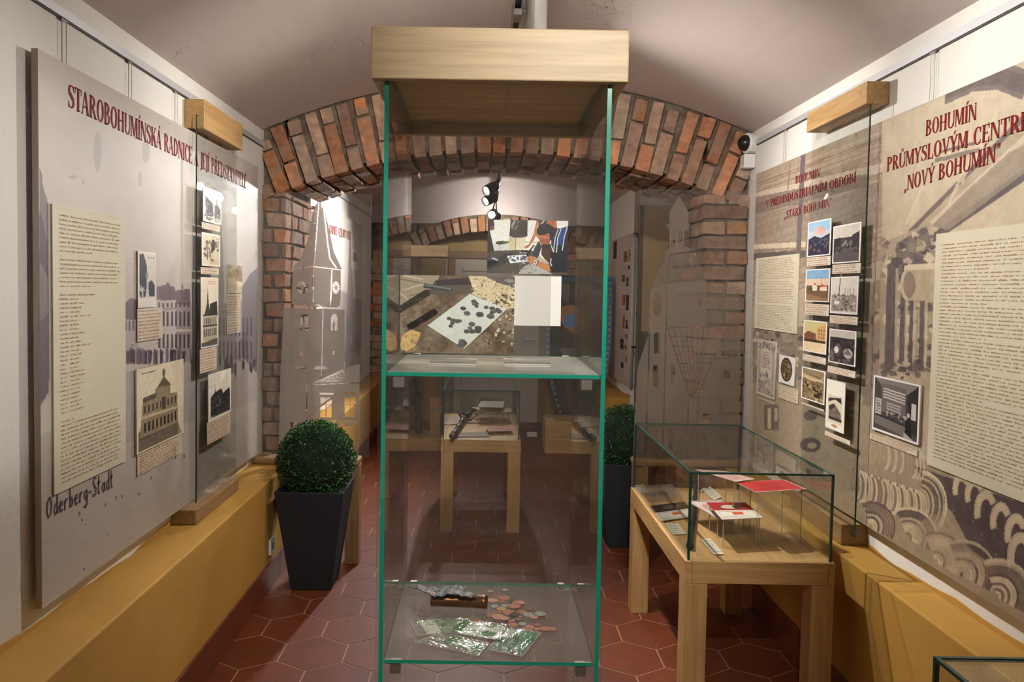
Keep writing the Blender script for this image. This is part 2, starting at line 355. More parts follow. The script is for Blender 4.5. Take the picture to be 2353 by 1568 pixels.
def fine_print(mb, p0, eu, ev, nl, chars, spec=None, hgt=.45):   # rows of tiny letters
    p0, eu, ev = V(p0), V(eu), V(ev)
    for i in range(nl):
        s = 1. if spec is None else spec(i)
        if not s: continue
        x = 0; cw = 1/chars; wl = random.randint(2, 9); k = 0
        while x < s-cw:
            k += 1
            if k > wl: x += cw*1.1; wl = random.randint(2, 10); k = 0; continue
            h = random.choice([.26, .3, .3, .34, .44])*hgt*2; w = cw*random.choice([.4, .6, .7, .85])
            y = (i+.75)/nl; b = p0+eu*x+ev*y; t = ev*(-h/nl)
            mb.quad(b, b+eu*w, b+eu*w+t, b+t); x += cw

# ================================================================== THE SETTING
XL, XR = -1.235, 1.455; Y0, YA, YB, YE = -2.2, 4.23, 4.95, 8.25
VC, VZ, VR = .14, 2.655-3.31, 3.31                 # vault section
AC, AZ, AR = .10, 2.255-3.3, 3.3                   # brick arch soffit section
JL, JR = -1.10, 1.20                               # jambs of the arch
def vz(x): return VZ+math.sqrt(VR*VR-(x-VC)**2)
def az(x): return AZ+math.sqrt(AR*AR-(x-AC)**2)
# floor: hexagonal tiles over grout
HW = .2586; HS = HW/math.sqrt(3)
fl = MB(); fl.box((-2.4, Y0-.2, -.12), (2.6, YE+1.2, -.0015), col=lin((150, 112, 92)))
p = atZ(840+980/3.92, 1306.8, 0); cx0, cy0 = p.x-HW/2, p.y-HS/2
for j in range(-36, 50):
    for i in range(-14, 14):
        cx = cx0+i*HW+(j % 2)*HW/2; cy = cy0+j*1.5*HS
        if not (XL-.15 < cx < 2.3 and Y0-.1 < cy < YE+1): continue
        k = random.uniform(.95, 1.05); c = lin((102*k, 46*k, 20*k)); r0, r1 = HS-.0038, HS-.0045
        vs = [(cx+r0*math.sin(math.pi/3*a), cy+r0*math.cos(math.pi/3*a), -.0015) for a in range(6)]+[(cx+r1*math.sin(math.pi/3*a), cy+r1*math.cos(math.pi/3*a), 0) for a in range(6)]
        fl.add(vs, [(5+6, 4+6, 3+6, 2+6, 1+6, 0+6)]+[(a, (a+1) % 6+0, (a+1) % 6+6, a+6)[::-1] for a in range(6)], col=c)
struct(fl.build('floor', TERRA))
# side walls
w = MB(); w.box((XL-.2, Y0, -.1), (XL, YE+.8, 2.7)); struct(w.build('wall_left', PLASTER))
w = MB(); w.box((XR, Y0, -.1), (XR+.2, 5.1, 2.7)); w.box((1.33, 6.85, -.1), (XR+.8, YE+.8, 2.7)); w.box((XR, 5.0, -.1), (2.4, 5.1, 2.7)); struct(w.build('wall_right', PLASTER))
w = MB(); w.box((2.2, 5.1, -.1), (2.4, 6.85, 2.7)); struct(w.build('wall_alcove', OCHRE))
w = MB(); w.box((XL-.2, Y0-.2, -.1), (XR+.2, Y0, 2.9)); struct(w.build('wall_back', PLASTER))
# vaulted ceilings, one continuous barrel
def vault(name, ya, yb, xa, xb):
    w = MB(); n = 36; xs = [xa+(xb-xa)*i/n for i in range(n+1)]; vs = []
    for x in xs: vs += [(x, ya, vz(x)), (x, yb, vz(x)), (x, ya, 2.95), (x, yb, 2.95)]
    fs = []
    for i in range(n):
        a = i*4; fs += [(a, a+1, a+5, a+4), (a+2, a+6, a+7, a+3), (a, a+4, a+6, a+2), (a+1, a+3, a+7, a+5)]
    fs += [(0, 2, 3, 1), (n*4, n*4+1, n*4+3, n*4+2)]
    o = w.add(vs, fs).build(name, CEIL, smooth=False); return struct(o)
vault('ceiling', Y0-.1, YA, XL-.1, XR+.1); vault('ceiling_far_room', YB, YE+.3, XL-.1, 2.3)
# the brick cross wall with its arch
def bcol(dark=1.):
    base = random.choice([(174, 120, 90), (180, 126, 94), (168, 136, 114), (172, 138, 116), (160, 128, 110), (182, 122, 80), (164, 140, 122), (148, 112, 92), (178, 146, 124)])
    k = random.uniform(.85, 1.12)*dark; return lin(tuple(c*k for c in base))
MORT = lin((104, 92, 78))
def archwall(name, ya, yb, jl, jr, xl, xr, spring_fn, ring, front_only=False):
    w = MB(); n = 40; xs = [jl+(jr-jl)*i/n for i in range(n+1)]; g = .024
    def strip(y, flip):
        for a, b in zip(xs[:-1], xs[1:]):
            q = [(a, y, az(a)+g), (b, y, az(b)+g), (b, y, vz(b)+.03), (a, y, vz(a)+.03)]; w.add(q, [(0, 1, 2, 3) if not flip else (3, 2, 1, 0)], col=MORT)
    strip(ya+g, False); strip(yb-g, True)
    for a, b in zip(xs[:-1], xs[1:]): w.quad((a, ya+g, az(a)+g), (a, yb-g, az(a)+g), (b, yb-g, az(b)+g), (b, ya+g, az(b)+g), col=MORT)
    w.box((xl-.05, ya+g, -.05), (jl-g, yb-g, 2.62), col=MORT); w.box((jr+g, ya+g, -.05), (xr+.05, yb-g, 2.62), col=MORT)
    # voussoirs: long and short alternately on the face, headers along the soffit
    step = .0865; R = AR; th0 = math.asin((xl-AC+.03)/R); th1 = math.asin((xr-AC-.02)/R); N = int((th1-th0)*R/step); k = 0
    for i in range(N+1):
        th = th0+(th1-th0)*i/N+random.uniform(-.0015, .0015); d = V((math.sin(th), 0, math.cos(th))); t = V((math.cos(th), 0, -math.sin(th)))
        c = V((AC, 0, AZ)); p0 = c+d*R
        L = ring
        for it in range(30):
            q = p0+d*L
            if q.x < xl or q.x > xr or q.z > vz(q.x)-.004: L -= .012
            else: break
        pat = [.25, .12] if i % 2 else [.125, .25]; r = 0; off = random.uniform(-.02, .02); q = 0
        rows = []
        while r < L-.02:
            l = min(pat[q % 2]+off, L-r); off = 0; rows.append((r, l)); r += l+.012; q += 1
        for (r, l) in rows:
            pr = random.uniform(-.008, .006)
            w.obox(p0+d*(r+l/2)+V((0, ya+.06+pr, 0)), t*(step/2-random.uniform(.006, .011)), (0, .06, 0), d*(l/2), col=bcol(), jit=.004)
        if jl-.01 < p0.x < jr+.01:
            y = ya+.13; q = i % 2
            while y < yb-.02:
                l = min((.125, .25)[q % 2], yb-y); pr = random.uniform(-.012, .008)
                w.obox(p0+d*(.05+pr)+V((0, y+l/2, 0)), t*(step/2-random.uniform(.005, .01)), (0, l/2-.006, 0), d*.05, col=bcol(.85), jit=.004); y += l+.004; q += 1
    # jambs in courses
    hgt = .083
    for side in (0, 1):
        z = .0; i = 0; xa, xb = (xl, jl) if side == 0 else (jr, xr)
        top = az(jl if side == 0 else jr)-.02
        while z < top:
            h = min(hgt-.012+random.uniform(-.003, .003), top-z); inner = xb if side == 0 else xa; s = -1 if side == 0 else 1
            wid = abs(xb-xa); cut = (.07, .115, .03)[i % 3] if wid < .2 else (.13, .25)[i % 2]
            x = 0; segs = [(0, min(cut, wid))]
            if cut < wid-.03: segs.append((cut+.01, wid))
            if wid > .3:
                segs = []; x = -(.12 if i % 2 else 0)
                while x < wid: segs.append((max(x, 0), min(x+.24, wid))); x += .252
            for (a, b) in segs:
                if b-a < .02: continue
                pr = random.uniform(-.010, .006)
                w.obox((inner+s*(a+b)/2, ya+.06+pr, z+h/2), ((b-a)/2-.004, 0, 0), (0, .06, 0), (0, 0, h/2), col=bcol(), jit=.005)
            y = ya+(.128 if i % 2 else .13)
            q = i % 2
            while y < yb-.02:
                l = min((.13, .26)[q % 2], yb-y); pr = random.uniform(-.012, .006)
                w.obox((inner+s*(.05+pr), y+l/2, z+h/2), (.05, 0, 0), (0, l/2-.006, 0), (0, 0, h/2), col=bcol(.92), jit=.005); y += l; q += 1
            z += hgt; i += 1
    # cement smears near the springings
    o = w.build(name, BRICK, bevel=.009); return struct(o)
archwall('wall_arch', YA, YB, JL, JR, XL, XR, None, .42)
# far wall of the second room: lower segmental arch over a recessed door
jl0, jr0 = JL, JR; aZ0 = AZ
AC, AZ, AR = .12, 2.13-1.9, 1.9
archwall('wall_far', YE, YE+.35, -.72, .86, XL, 1.36, None, .17)
AC, AZ, AR = .10, 2.255-3.3, 3.3
w = MB()
for i in range(30):        # plaster above the far arch
    a, b = XL+(1.36-XL)*i/30, XL+(1.36-XL)*(i+1)/30
    za = .23+math.sqrt(max(0, 2.08**2-(a-.12)**2)); zb = .23+math.sqrt(max(0, 2.08**2-(b-.12)**2))
    za = max(za, 2.2); zb = max(zb, 2.2)
    vs = [(a, YE-.002, za), (b, YE-.002, zb), (b, YE-.002, 2.7), (a, YE-.002, 2.7), (a, YE+.03, za), (b, YE+.03, zb), (b, YE+.03, 2.7), (a, YE+.03, 2.7)]
    w.add(vs, [(0, 1, 2, 3), (5, 4, 7, 6), (0, 4, 5, 1)])
struct(w.build('wall_lunette', CEIL))
TAN = mat('tan_paint', (.40, .27, .12), .8, spec=.2, noise=.05)
w = MB(); w.box((-1.3, YE+.36, -.1), (1.4, YE+.5, 2.7)); struct(w.build('wall_recess', TAN))
# far door with panels, frame and handle
PAINTD = mat('greyish_door_paint', (.42, .36, .30), .5)
w = MB(); w.box((-.33, YE+.32, 0), (.62, YE+.355, 1.84)); dr = struct(w.build('door_1', PAINTD))
m = MB()
for (a, b, c, d) in ((-.41, 1.84, .70, 1.92), (-.41, 0, -.33, 1.84), (.62, 0, .70, 1.84)): m.box((a, YE+.3, b), (c, YE+.358, d))
m.build('door_frame', mat('brown_frame', (.2, .11, .05), .5), dr, bevel=.006)
for x0, x1 in ((-.25, .1), (.19, .54)):
    for z0, z1 in ((.15, .75), (.88, 1.72)):
        m = MB(); t = .02
        for (a, b, c, d) in ((x0, z0, x1, z0+t), (x0, z1-t, x1, z1), (x0, z0, x0+t, z1), (x1-t, z0, x1, z1)): m.box((a, YE+.308, b), (c, YE+.322, d))
        m.build('door_panel', PAINTD, dr, bevel=.004)
m = MB(); m.cyl((.56, YE+.32, .95), (.56, YE+.28, .95), .012); m.cyl((.57, YE+.28, .95), (.46, YE+.28, .95), .009); m.build('door_handle', CHROME, dr)
# masonry ledges with the ochre paint, running on into the second room
LZ, LX, RZ, RX = .54, -1.043, .56, 1.31
def ledge(name, x0, x1, y0, y1, z, wallx):
    w = MB(); w.box((min(x0, x1), y0, -.02), (max(x0, x1), y1, z))
    o = w.build(name, OCHRE, bevel=.006); struct(o)
    m = MB(); n = int((y1-y0)/.12); s = 1 if wallx < 0 else -1; ph = random.uniform(0, 6)
    for i in range(n):
        a, b = y0+(y1-y0)*i/n, y0+(y1-y0)*(i+1)/n
        f = lambda y: z+.014+.009*math.sin(y*4.1+ph)+.006*math.sin(y*11+1)+.004*math.sin(y*23)
        x = wallx; e = s*.0025
        m.add([(x, a, z-.01), (x, b, z-.01), (x, b, f(b)), (x, a, f(a)), (x+e, a, z-.01), (x+e, b, z-.01), (x+e, b, f(b)), (x+e, a, f(a))], [(0, 1, 2, 3), (4, 5, 6, 7), (3, 2, 6, 7)])
    m.build('paint_edge', OCHRE, o); return o
ledge('trim_1', XL, LX, Y0, YA, LZ, XL); ledge('trim_2', RX, XR, Y0, YA, RZ, XR)
ledge('trim_3', XL, -1.05, YB, YE, LZ, XL); ledge('trim_4', 1.12, 1.33, 6.85, YE, .54, 1.33)
def baseb(name, x, y0, y1, s, h=.135):
    w = MB(); y = y0
    while y < y1: w.box((min(x, x+s*.011), y+.0015, 0), (max(x, x+s*.011), min(y+.2586, y1)-.0015, h)); y += .2586
    return struct(w.build(name, BASET, bevel=.002))
baseb('baseboard_left', LX, Y0+.13, YA, 1); baseb('baseboard_right', RX, Y0+.07, YA, -1); baseb('baseboard_far_left', -1.05, YB, YE, 1); baseb('baseboard_far_right', 1.12, 6.85, YE, -1)
# picture rails under the vault
for name, x, s, ya, yb, z in (('trim_5', XL, 1, Y0, YA, 2.262), ('trim_6', XR, -1, Y0, YA, 2.30), ('trim_7', XL, 1, YB, YE, 2.26)):
    w = MB(); w.box((min(x, x+s*.012), ya, z), (max(x, x+s*.012), yb, z+.026)); w.box((min(x, x+s*.006), ya, z-.004), (max(x, x+s*.006), yb, z), 1)
    struct(w.build(name, [ALU, mat('rail_groove', (.06, .055, .05), .6)]))
# open tan door leaf at the right of the arch
w = MB(); w.box((1.33, 6.62, 0), (1.37, 6.66, 2.25), 1); w.box((1.37, 6.615, 0), (2.15, 6.665, 2.25), 0)
d2 = struct(w.build('door_2', [TAN, mat('dark_edge', (.09, .045, .02), .85, spec=.1)], bevel=.004))

# ================================================================== MURAL BOARDS AND PRINTS ON THE WALLS
def wall_tf(X, ya, yb, za, zb):          # photograph pixel -> board uv
    def tf(px, py):
        p = atX(px, py, X); return ((p.y-ya)/(yb-ya), (p.z-za)/(zb-za))
    return tf
BLX, BRX = -1.2, 1.42
def lrect(X, tl, br):
    a = atX(*tl, X); b = atX(*br, X); return a, b
def wall_print(name, label, cat, X, tl, br, cv_size, paint, thick=.004, group=None, edge=(222, 216, 205), bg=(226, 218, 204), mats=None):
    a, b = lrect(X, tl, br); w, h = cv_size
    cv = Canvas(w, h, bg); paint(cv); cv.grain(3)
    o = print_obj(name, cv, a, (0, b.y-a.y, 0), (0, 0, b.z-a.z), thick, mats, edge=edge)
    return tag(o, label, cat, group)

# ---- left board: old market square under a pale sky
ya, yb, za, zb = 2.056, 4.03, 2.122, .602
cv = Canvas(430, 460, (190, 181, 172), wall_tf(BLX, ya, yb, za, zb))
cv.noise(9, 5); cv.noise(30, 3)
cv.poly([(90, 1000), (592, 800), (592, 1070), (90, 1395)], (180, 171, 162)); cv.poly([(280, 860), (592, 760), (592, 920), (280, 1020)], (160, 150, 147), .6)
for (x, y, rx, ry) in ((225, 350, 9, 46), (335, 350, 9, 26), (168, 408, 10, 5), (192, 420, 3, 8), (322, 412, 5, 18)): cv.ell(x, y, rx, ry, (150, 141, 136), .5)
# dark building at the left margin
cv.poly([(91, 385), (97, 400), (100, 430), (113, 470), (114, 900), (91, 940)], (128, 116, 118)); cv.poly([(93, 480), (110, 560), (112, 640), (93, 600)], (96, 86, 96)); cv.poly([(93, 740), (113, 720), (113, 900), (93, 930)], (104, 92, 104), .8)
# houses along the square
DK, MD, LT = (58, 46, 58), (112, 98, 102), (188, 178, 172)
cv.poly([(285, 700), (300, 685), (318, 690), (318, 735), (285, 735)], MD); cv.rect(285, 735, 318, 830, (168, 158, 156))
cv.poly([(360, 660), (380, 655), (386, 648), (392, 658), (402, 660), (404, 690), (360, 690)], MD); cv.poly([(402, 668), (436, 664), (438, 700), (402, 704)], (112, 98, 102))
cv.rect(360, 690, 404, 830, LT); cv.rect(404, 700, 440, 832, (150, 138, 138)); cv.rect(417, 655, 421, 670, MD)
for i in range(8):
    x = 364+i*9.6
    cv.rect(x, 696, x+4, 707, DK, .75); cv.rect(x, 716, x+4.5, 750, DK, .8); cv.rect(x, 768, x+4.5, 800, DK, .8)
cv.rect(360, 757, 440, 762, LT); cv.rect(360, 708, 440, 712, (150, 140, 140))
for x in (288, 296, 305, 314): cv.rect(x, 738, x+4, 760, DK, .6)
for i in range(34):
    x = random.uniform(288, 440); cv.poly([(x, random.uniform(795, 812)), (x+random.uniform(4, 9), 805), (x+6, 832+random.uniform(-4, 6)), (x, 838)], random.choice([DK, (86, 72, 84), (104, 92, 98)]), .8)
cv.rect(440, 500, 466, 850, (170, 160, 158)); cv.poly([(500, 560), (508, 480), (514, 640), (520, 860), (500, 860)], (132, 124, 126), .7)
cv.poly([(556, 660), (574, 630), (592, 615), (592, 860), (556, 820)], (118, 106, 110)); cv.poly([(500, 700), (556, 690), (556, 830), (500, 830)], (140, 130, 132), .8)
for i in range(9): cv.rect(503+i*9, 730, 507+i*9, 772, DK, .55); cv.rect(503+i*9, 785, 507+i*9, 825, DK, .6)
for i in range(16): cv.ell(random.uniform(505, 588), random.uniform(818, 850), 3, random.uniform(8, 18), (58, 48, 58), .85)
for i in range(25): cv.ell(random.uniform(100, 560), random.uniform(1000, 1300), 1.5, 2.5, (120, 108, 104), .6)
for (x, y) in ((183, 1180), (190, 1195), (243, 1160), (267, 1143), (281, 1140), (403, 1050), (423, 1048), (193, 1308), (320, 1135), (348, 1098)): cv.ell(x, y, 2, 4, (90, 76, 78), .8)
lb = thing('exhibition_board', 'pale cream exhibition board with old market square photo hung on left wall', 'exhibition board', (BLX-.008, (ya+yb)/2, zb))
o = print_obj('mural_print', cv, (BLX, ya, za), (0, yb-ya, 0), (0, 0, zb-za), .018, parent=lb, edge=(188, 176, 168))
m = MB(); ps = text_polys('STAROBOHUMÍNSKÁ RADNICE A JEJÍ PŘEDSTAVITELÉ')
a = atX(156, 246, BLX); b = atX(566, 434, BLX); lettering(m, '', a, b, .067, (0, 0, 1), (.0012, 0, 0), ps); m.build('title_lettering', INK_R, lb)
# hand lettering "Oderberg-Stadt"
H = {'O': [[(.3, .9), (.1, .7), (.05, .3), (.2, .02), (.42, .15), (.5, .55), (.38, .85), (.28, .92)]], 'd': [[(.34, .5), (.15, .45), (.06, .2), (.18, .02), (.34, .15)], [(.36, 1.0), (.36, .0), (.44, .04)]],
     'e': [[(.08, .25), (.32, .32), (.28, .5), (.12, .46), (.06, .2), (.18, .02), (.36, .1)]], 'r': [[(.08, .5), (.1, 0)], [(.1, .3), (.22, .5), (.34, .46)]], 'b': [[(.08, 1.), (.08, .02), (.28, .05), (.36, .28), (.26, .5), (.1, .4)]],
     'g': [[(.32, .48), (.14, .46), (.06, .25), (.18, .06), (.32, .2)], [(.34, .5), (.34, -.2), (.2, -.35), (.06, -.25)]], '-': [[(.04, .3), (.3, .32)]], 'S': [[(.42, .85), (.25, .95), (.08, .78), (.2, .55), (.4, .35), (.36, .08), (.15, .02), (.03, .15)]],
     't': [[(.16, .95), (.14, .08), (.28, .02)], [(.04, .6), (.3, .62)]], 'a': [[(.32, .46), (.14, .44), (.06, .2), (.16, .02), (.32, .18)], [(.34, .5), (.34, .02)]]}
m = MB(); a = atX(106, 1193, BLX); b = atX(262, 1119, BLX); x = 0; wid = sum({'O': .6, '-': .4, 'S': .5}.get(c, .46) for c in 'Oderberg-Stadt'); e = (b-a)/wid
for c in 'Oderberg-Stadt':
    for pl in H[c]:
        for q in _stroke([(u*.9+random.uniform(-.01, .01), v*.9) for u, v in pl], .11): m.add([a+e*(x+u)+V((.0012, 0, v*.068)) for u, v in q], [(0, 1, 2, 3)])
    x += {'O': .6, '-': .4, 'S': .5}.get(c, .46)
m.build('script_lettering', INK_D, lb)
# text panel on the left board
def text_panel(name, label, X, tl, br, nl, chars, spec, sgn, margin=.05):
    a, b = lrect(X, tl, br); t = thing(name, label, 'text panel', (X, (a.y+b.y)/2, b.z))
    m = MB(); m.box((min(X+sgn*.0006, X+sgn*.005), min(a.y, b.y), b.z), (max(X+sgn*.0006, X+sgn*.005), max(a.y, b.y), a.z)); m.build('panel_board', PARCH, t)
    m = MB(); w = b.y-a.y; h = b.z-a.z
    fine_print(m, (X+sgn*.0058, a.y+w*margin*1.6, a.z+h*.025), (0, w*(1-margin*3), 0), (0, 0, h*.95), nl, chars, spec); m.build('printed_text', INK_B, t); return t
rag = {}
def spec_l(i):
    if i in (9, 17, 46): return 0
    if i < 17: return .5 if i in (8, 16) else random.uniform(.93, 1)
    if i == 18: return .55
    if i == 47: return .2
    if 18 < i < 46: return -1
    return random.uniform(.94, 1)
a, b = lrect(BLX, (116, 468), (286, 1060)); t = text_panel('text_panel', 'tall parchment text panel on the left board, above the handwritten words', BLX, (116, 468), (286, 1060), 62, 62, lambda i: (spec_l(i) if spec_l(i) > 0 else 0), 1)
m = MB(); w = b.y-a.y; h = b.z-a.z
for i in range(19, 46):           # list of years and names
    z = a.z+h*(.025+.95*(i)/62); fine_print(m, (BLX+.0058, a.y+w*.08, z), (0, w*.1, 0), (0, 0, h*.95/62), 1, 6, None, .45)
    fine_print(m, (BLX+.0058, a.y+w*.2, z), (0, w*random.choice([.12, .14, .16, .2, .3]), 0), (0, 0, h*.95/62), 1, 12, None, .45)
m.build('printed_text', INK_B, t)

INKC = (150, 100, 62)
def caption(label, X, tl, br, n, group=None, bg=(206, 196, 176), thick=.004):
    return wall_print('caption_card', label, 'caption', X, tl, br, (70, max(22, n*7)), lambda c: c.dashes(.05, .04, .95, .97, n, INKC, .75), thick, group, bg=bg, edge=(206, 196, 180))
def p_monument(c):
    c.rect(.06, .05, .94, .96, (214, 206, 196)); c.poly([(.08, .06), (.3, .04), (.48, .25), (.5, .5), (.42, .8), (.08, .82)], (28, 26, 40)); c.poly([(.55, .55), (.75, .5), (.92, .6), (.92, .8), (.6, .8)], (40, 42, 60))
    c.rect(.46, .45, .56, .88, (190, 188, 182)); c.ell(.5, .42, .07, .06, (150, 150, 148)); c.rect(.06, .83, .94, .97, (222, 218, 210)); c.line([(.55, .1), (.9, .11)], 1.2, (90, 84, 80)); c.spots(30, .08, .6, .45, .82, .05, [(200, 196, 190), (20, 20, 30)])
wall_print('photo_print', 'narrow old photo of a dark tree and monument beside the text panel on left board', 'photo', BLX+.006, (317, 577), (358.5, 706), (60, 110), p_monument, .006)
caption('caption under the tree and monument photo on left board', BLX+.005, (316, 710), (374, 777), 9)
def p_colour(c):
    c.rect(0, 0, 1, 1, (196, 178, 140)); c.noise(5, 40); c.spots(24, 0, .05, 1, .55, .2, [(120, 96, 50), (150, 120, 60), (90, 84, 60), (200, 180, 130)], .6); c.poly([(.5, .1), (1, .2), (1, .6), (.6, .55)], (110, 74, 30), .7); c.rect(0, .62, 1, 1, (204, 190, 164), .7)
wall_print('photo_print', 'small yellowish colour print by the right end of left board', 'photo', BLX+.005, (524, 608), (556, 674), (44, 60), p_colour, .005)
caption('tall caption below the yellowish colour print at right end of left board', BLX+.004, (522, 676), (553, 764), 14)
def p_hall(c):
    c.rect(.0, .0, 1, 1, (224, 212, 184)); c.rect(.04, .02, .96, .98, (226, 214, 186))
    c.poly([(.04, .75), (.14, .68), (.86, .8), (.86, .98), (.04, .98)], (96, 84, 72)); c.poly([(.12, .38), (.36, .36), (.36, .3), (.44, .26), (.54, .2), (.68, .28), (.68, .4), (.84, .42), (.86, .82), (.06, .82)], (150, 134, 108))
    c.poly([(.12, .36), (.38, .34), (.38, .4), (.12, .42)], (92, 80, 62)); c.poly([(.4, .28), (.54, .16), (.7, .3)], (96, 84, 66)); c.ell(.54, .12, .03, .05, (80, 70, 56)); c.poly([(.1, .57), (.86, .6), (.86, .63), (.1, .61)], (196, 180, 146))
    for i in range(9):
        x = .14+i*.08; c.rect(x, .46, x+.035, .55, (70, 60, 48)); c.rect(x, .66, x+.04, .78, (56, 48, 40))
    c.rect(.5, .42, .58, .58, (74, 62, 50)); c.dashes(.1, .05, .45, .09, 1, (60, 40, 30)); c.poly([(.04, .86), (.86, .82), (.96, .98), (.04, .98)], (120, 108, 94), .7); c.noise(26, 8)
wall_print('photo_print', 'large sepia photo of an ornate town hall on left board', 'photo', BLX+.008, (314, 850), (422, 995), (110, 130), p_hall, .007)
caption('wide caption under the ornate town hall photo on left board', BLX+.004, (316, 1042), (419, 1040), 8)
# the prints stuck on the left glass pane
GLX = -1.172
def bw(paint, frame=(226, 220, 206), sky=(214, 208, 196)):
    def f(c):
        c.rect(0, 0, 1, 1, frame); c.rect(.06, .06, .94, .95, sky); paint(c); c.noise(22, 10)
    return f
def g1(c):
    c.poly([(.12, .25), (.5, .42), (.55, .8), (.14, .82)], (52, 48, 44)); c.poly([(.6, .45), (.78, .42), (.92, .55), (.92, .82), (.6, .82)], (70, 64, 58)); c.line([(.72, .28), (.72, .5)], 2, (60, 54, 50))
    c.spots(60, .1, .72, .92, .92, .04, [(40, 36, 34), (190, 180, 168), (90, 84, 76)]); c.spots(14, .16, .4, .5, .7, .035, [(150, 142, 130)])
def g2(c):
    c.rect(.06, .06, .94, .95, (206, 194, 166)); c.spots(40, .15, .25, .6, .8, .07, [(80, 66, 44), (130, 110, 76), (60, 52, 38), (170, 152, 110)]); c.ell(.6, .35, .12, .18, (70, 58, 40)); c.poly([(.25, .8), (.28, .3), (.32, .8)], (70, 56, 40)); c.spots(12, .7, .15, .9, .5, .06, [(60, 50, 40), (100, 84, 60)]); c.dashes(.4, .78, .92, .93, 4, (160, 120, 80), .5)
def g3(c):
    c.rect(.04, .02, .96, .98, (222, 212, 190)); c.dashes(.4, .05, .9, .11, 2, (190, 90, 60), .6); c.poly([(.32, .45), (.36, .15), (.4, .25), (.46, .45)], (60, 56, 52)); c.poly([(.2, .52), (.35, .36), (.48, .46), (.5, .38), (.9, .34), (.94, .5), (.94, .56), (.16, .56)], (56, 52, 48))
    c.rect(.12, .52, .92, .9, (176, 166, 148)); c.rect(.12, .52, .92, .55, (50, 46, 42)); c.rect(.1, .68, .92, .7, (60, 56, 50))
    for i in range(7):
        x = .16+i*.11; c.rect(x, .58, x+.045, .67, (56, 50, 46)); c.rect(x, .73, x+.05, .84, (48, 44, 40))
    c.poly([(.04, .92), (.94, .88), (.94, .98), (.04, .98)], (90, 84, 76))
def g4(c):
    c.rect(.06, .05, .94, .94, (222, 214, 196)); c.poly([(.1, .92), (.1, .5), (.26, .42), (.27, .22), (.3, .42), (.55, .38), (.62, .5), (.9, .42), (.94, .5), (.94, .82)], (44, 42, 42)); c.poly([(.1, .94), (.94, .74), (.94, .94)], (60, 56, 52)); c.spots(26, .15, .5, .9, .75, .035, [(120, 114, 106), (20, 20, 20), (80, 76, 72)])
G = 'prints stuck on the left glass pane'
wall_print('photo_print', 'topmost black and white photo on the left glass pane, a busy square with spire', 'photo', GLX+.006, (467, 428), (509, 518), (50, 80), bw(g1), .003, G)
caption('small caption under the topmost photo on left glass pane', GLX+.006, (464, 510), (506, 534), 3, thick=.003)
wall_print('photo_print', 'brownish sketch print second from top on the left glass pane', 'photo', GLX+.006, (464, 533), (506, 614), (50, 80), bw(g2), .003, G)
caption('small caption under the brownish sketch on left glass pane', GLX+.006, (462, 614), (503, 632), 3, thick=.003)
wall_print('photo_print', 'tall old photo of spired town hall third from top on the left glass pane', 'photo', GLX+.006, (462, 637), (501.5, 794), (56, 130), g3, .003, G)
caption('caption under the tall spired town hall photo on left glass pane', GLX+.006, (459.5, 805), (497.5, 848), 8, thick=.003)
wall_print('photo_print', 'lowest photo on the left glass pane, a dark row of buildings', 'photo', GLX+.006, (479, 862), (531, 946), (60, 80), bw(g4), .003, G)
caption('caption under the lowest photo on left glass pane', GLX+.006, (476.5, 972), (529, 994), 8, thick=.003)

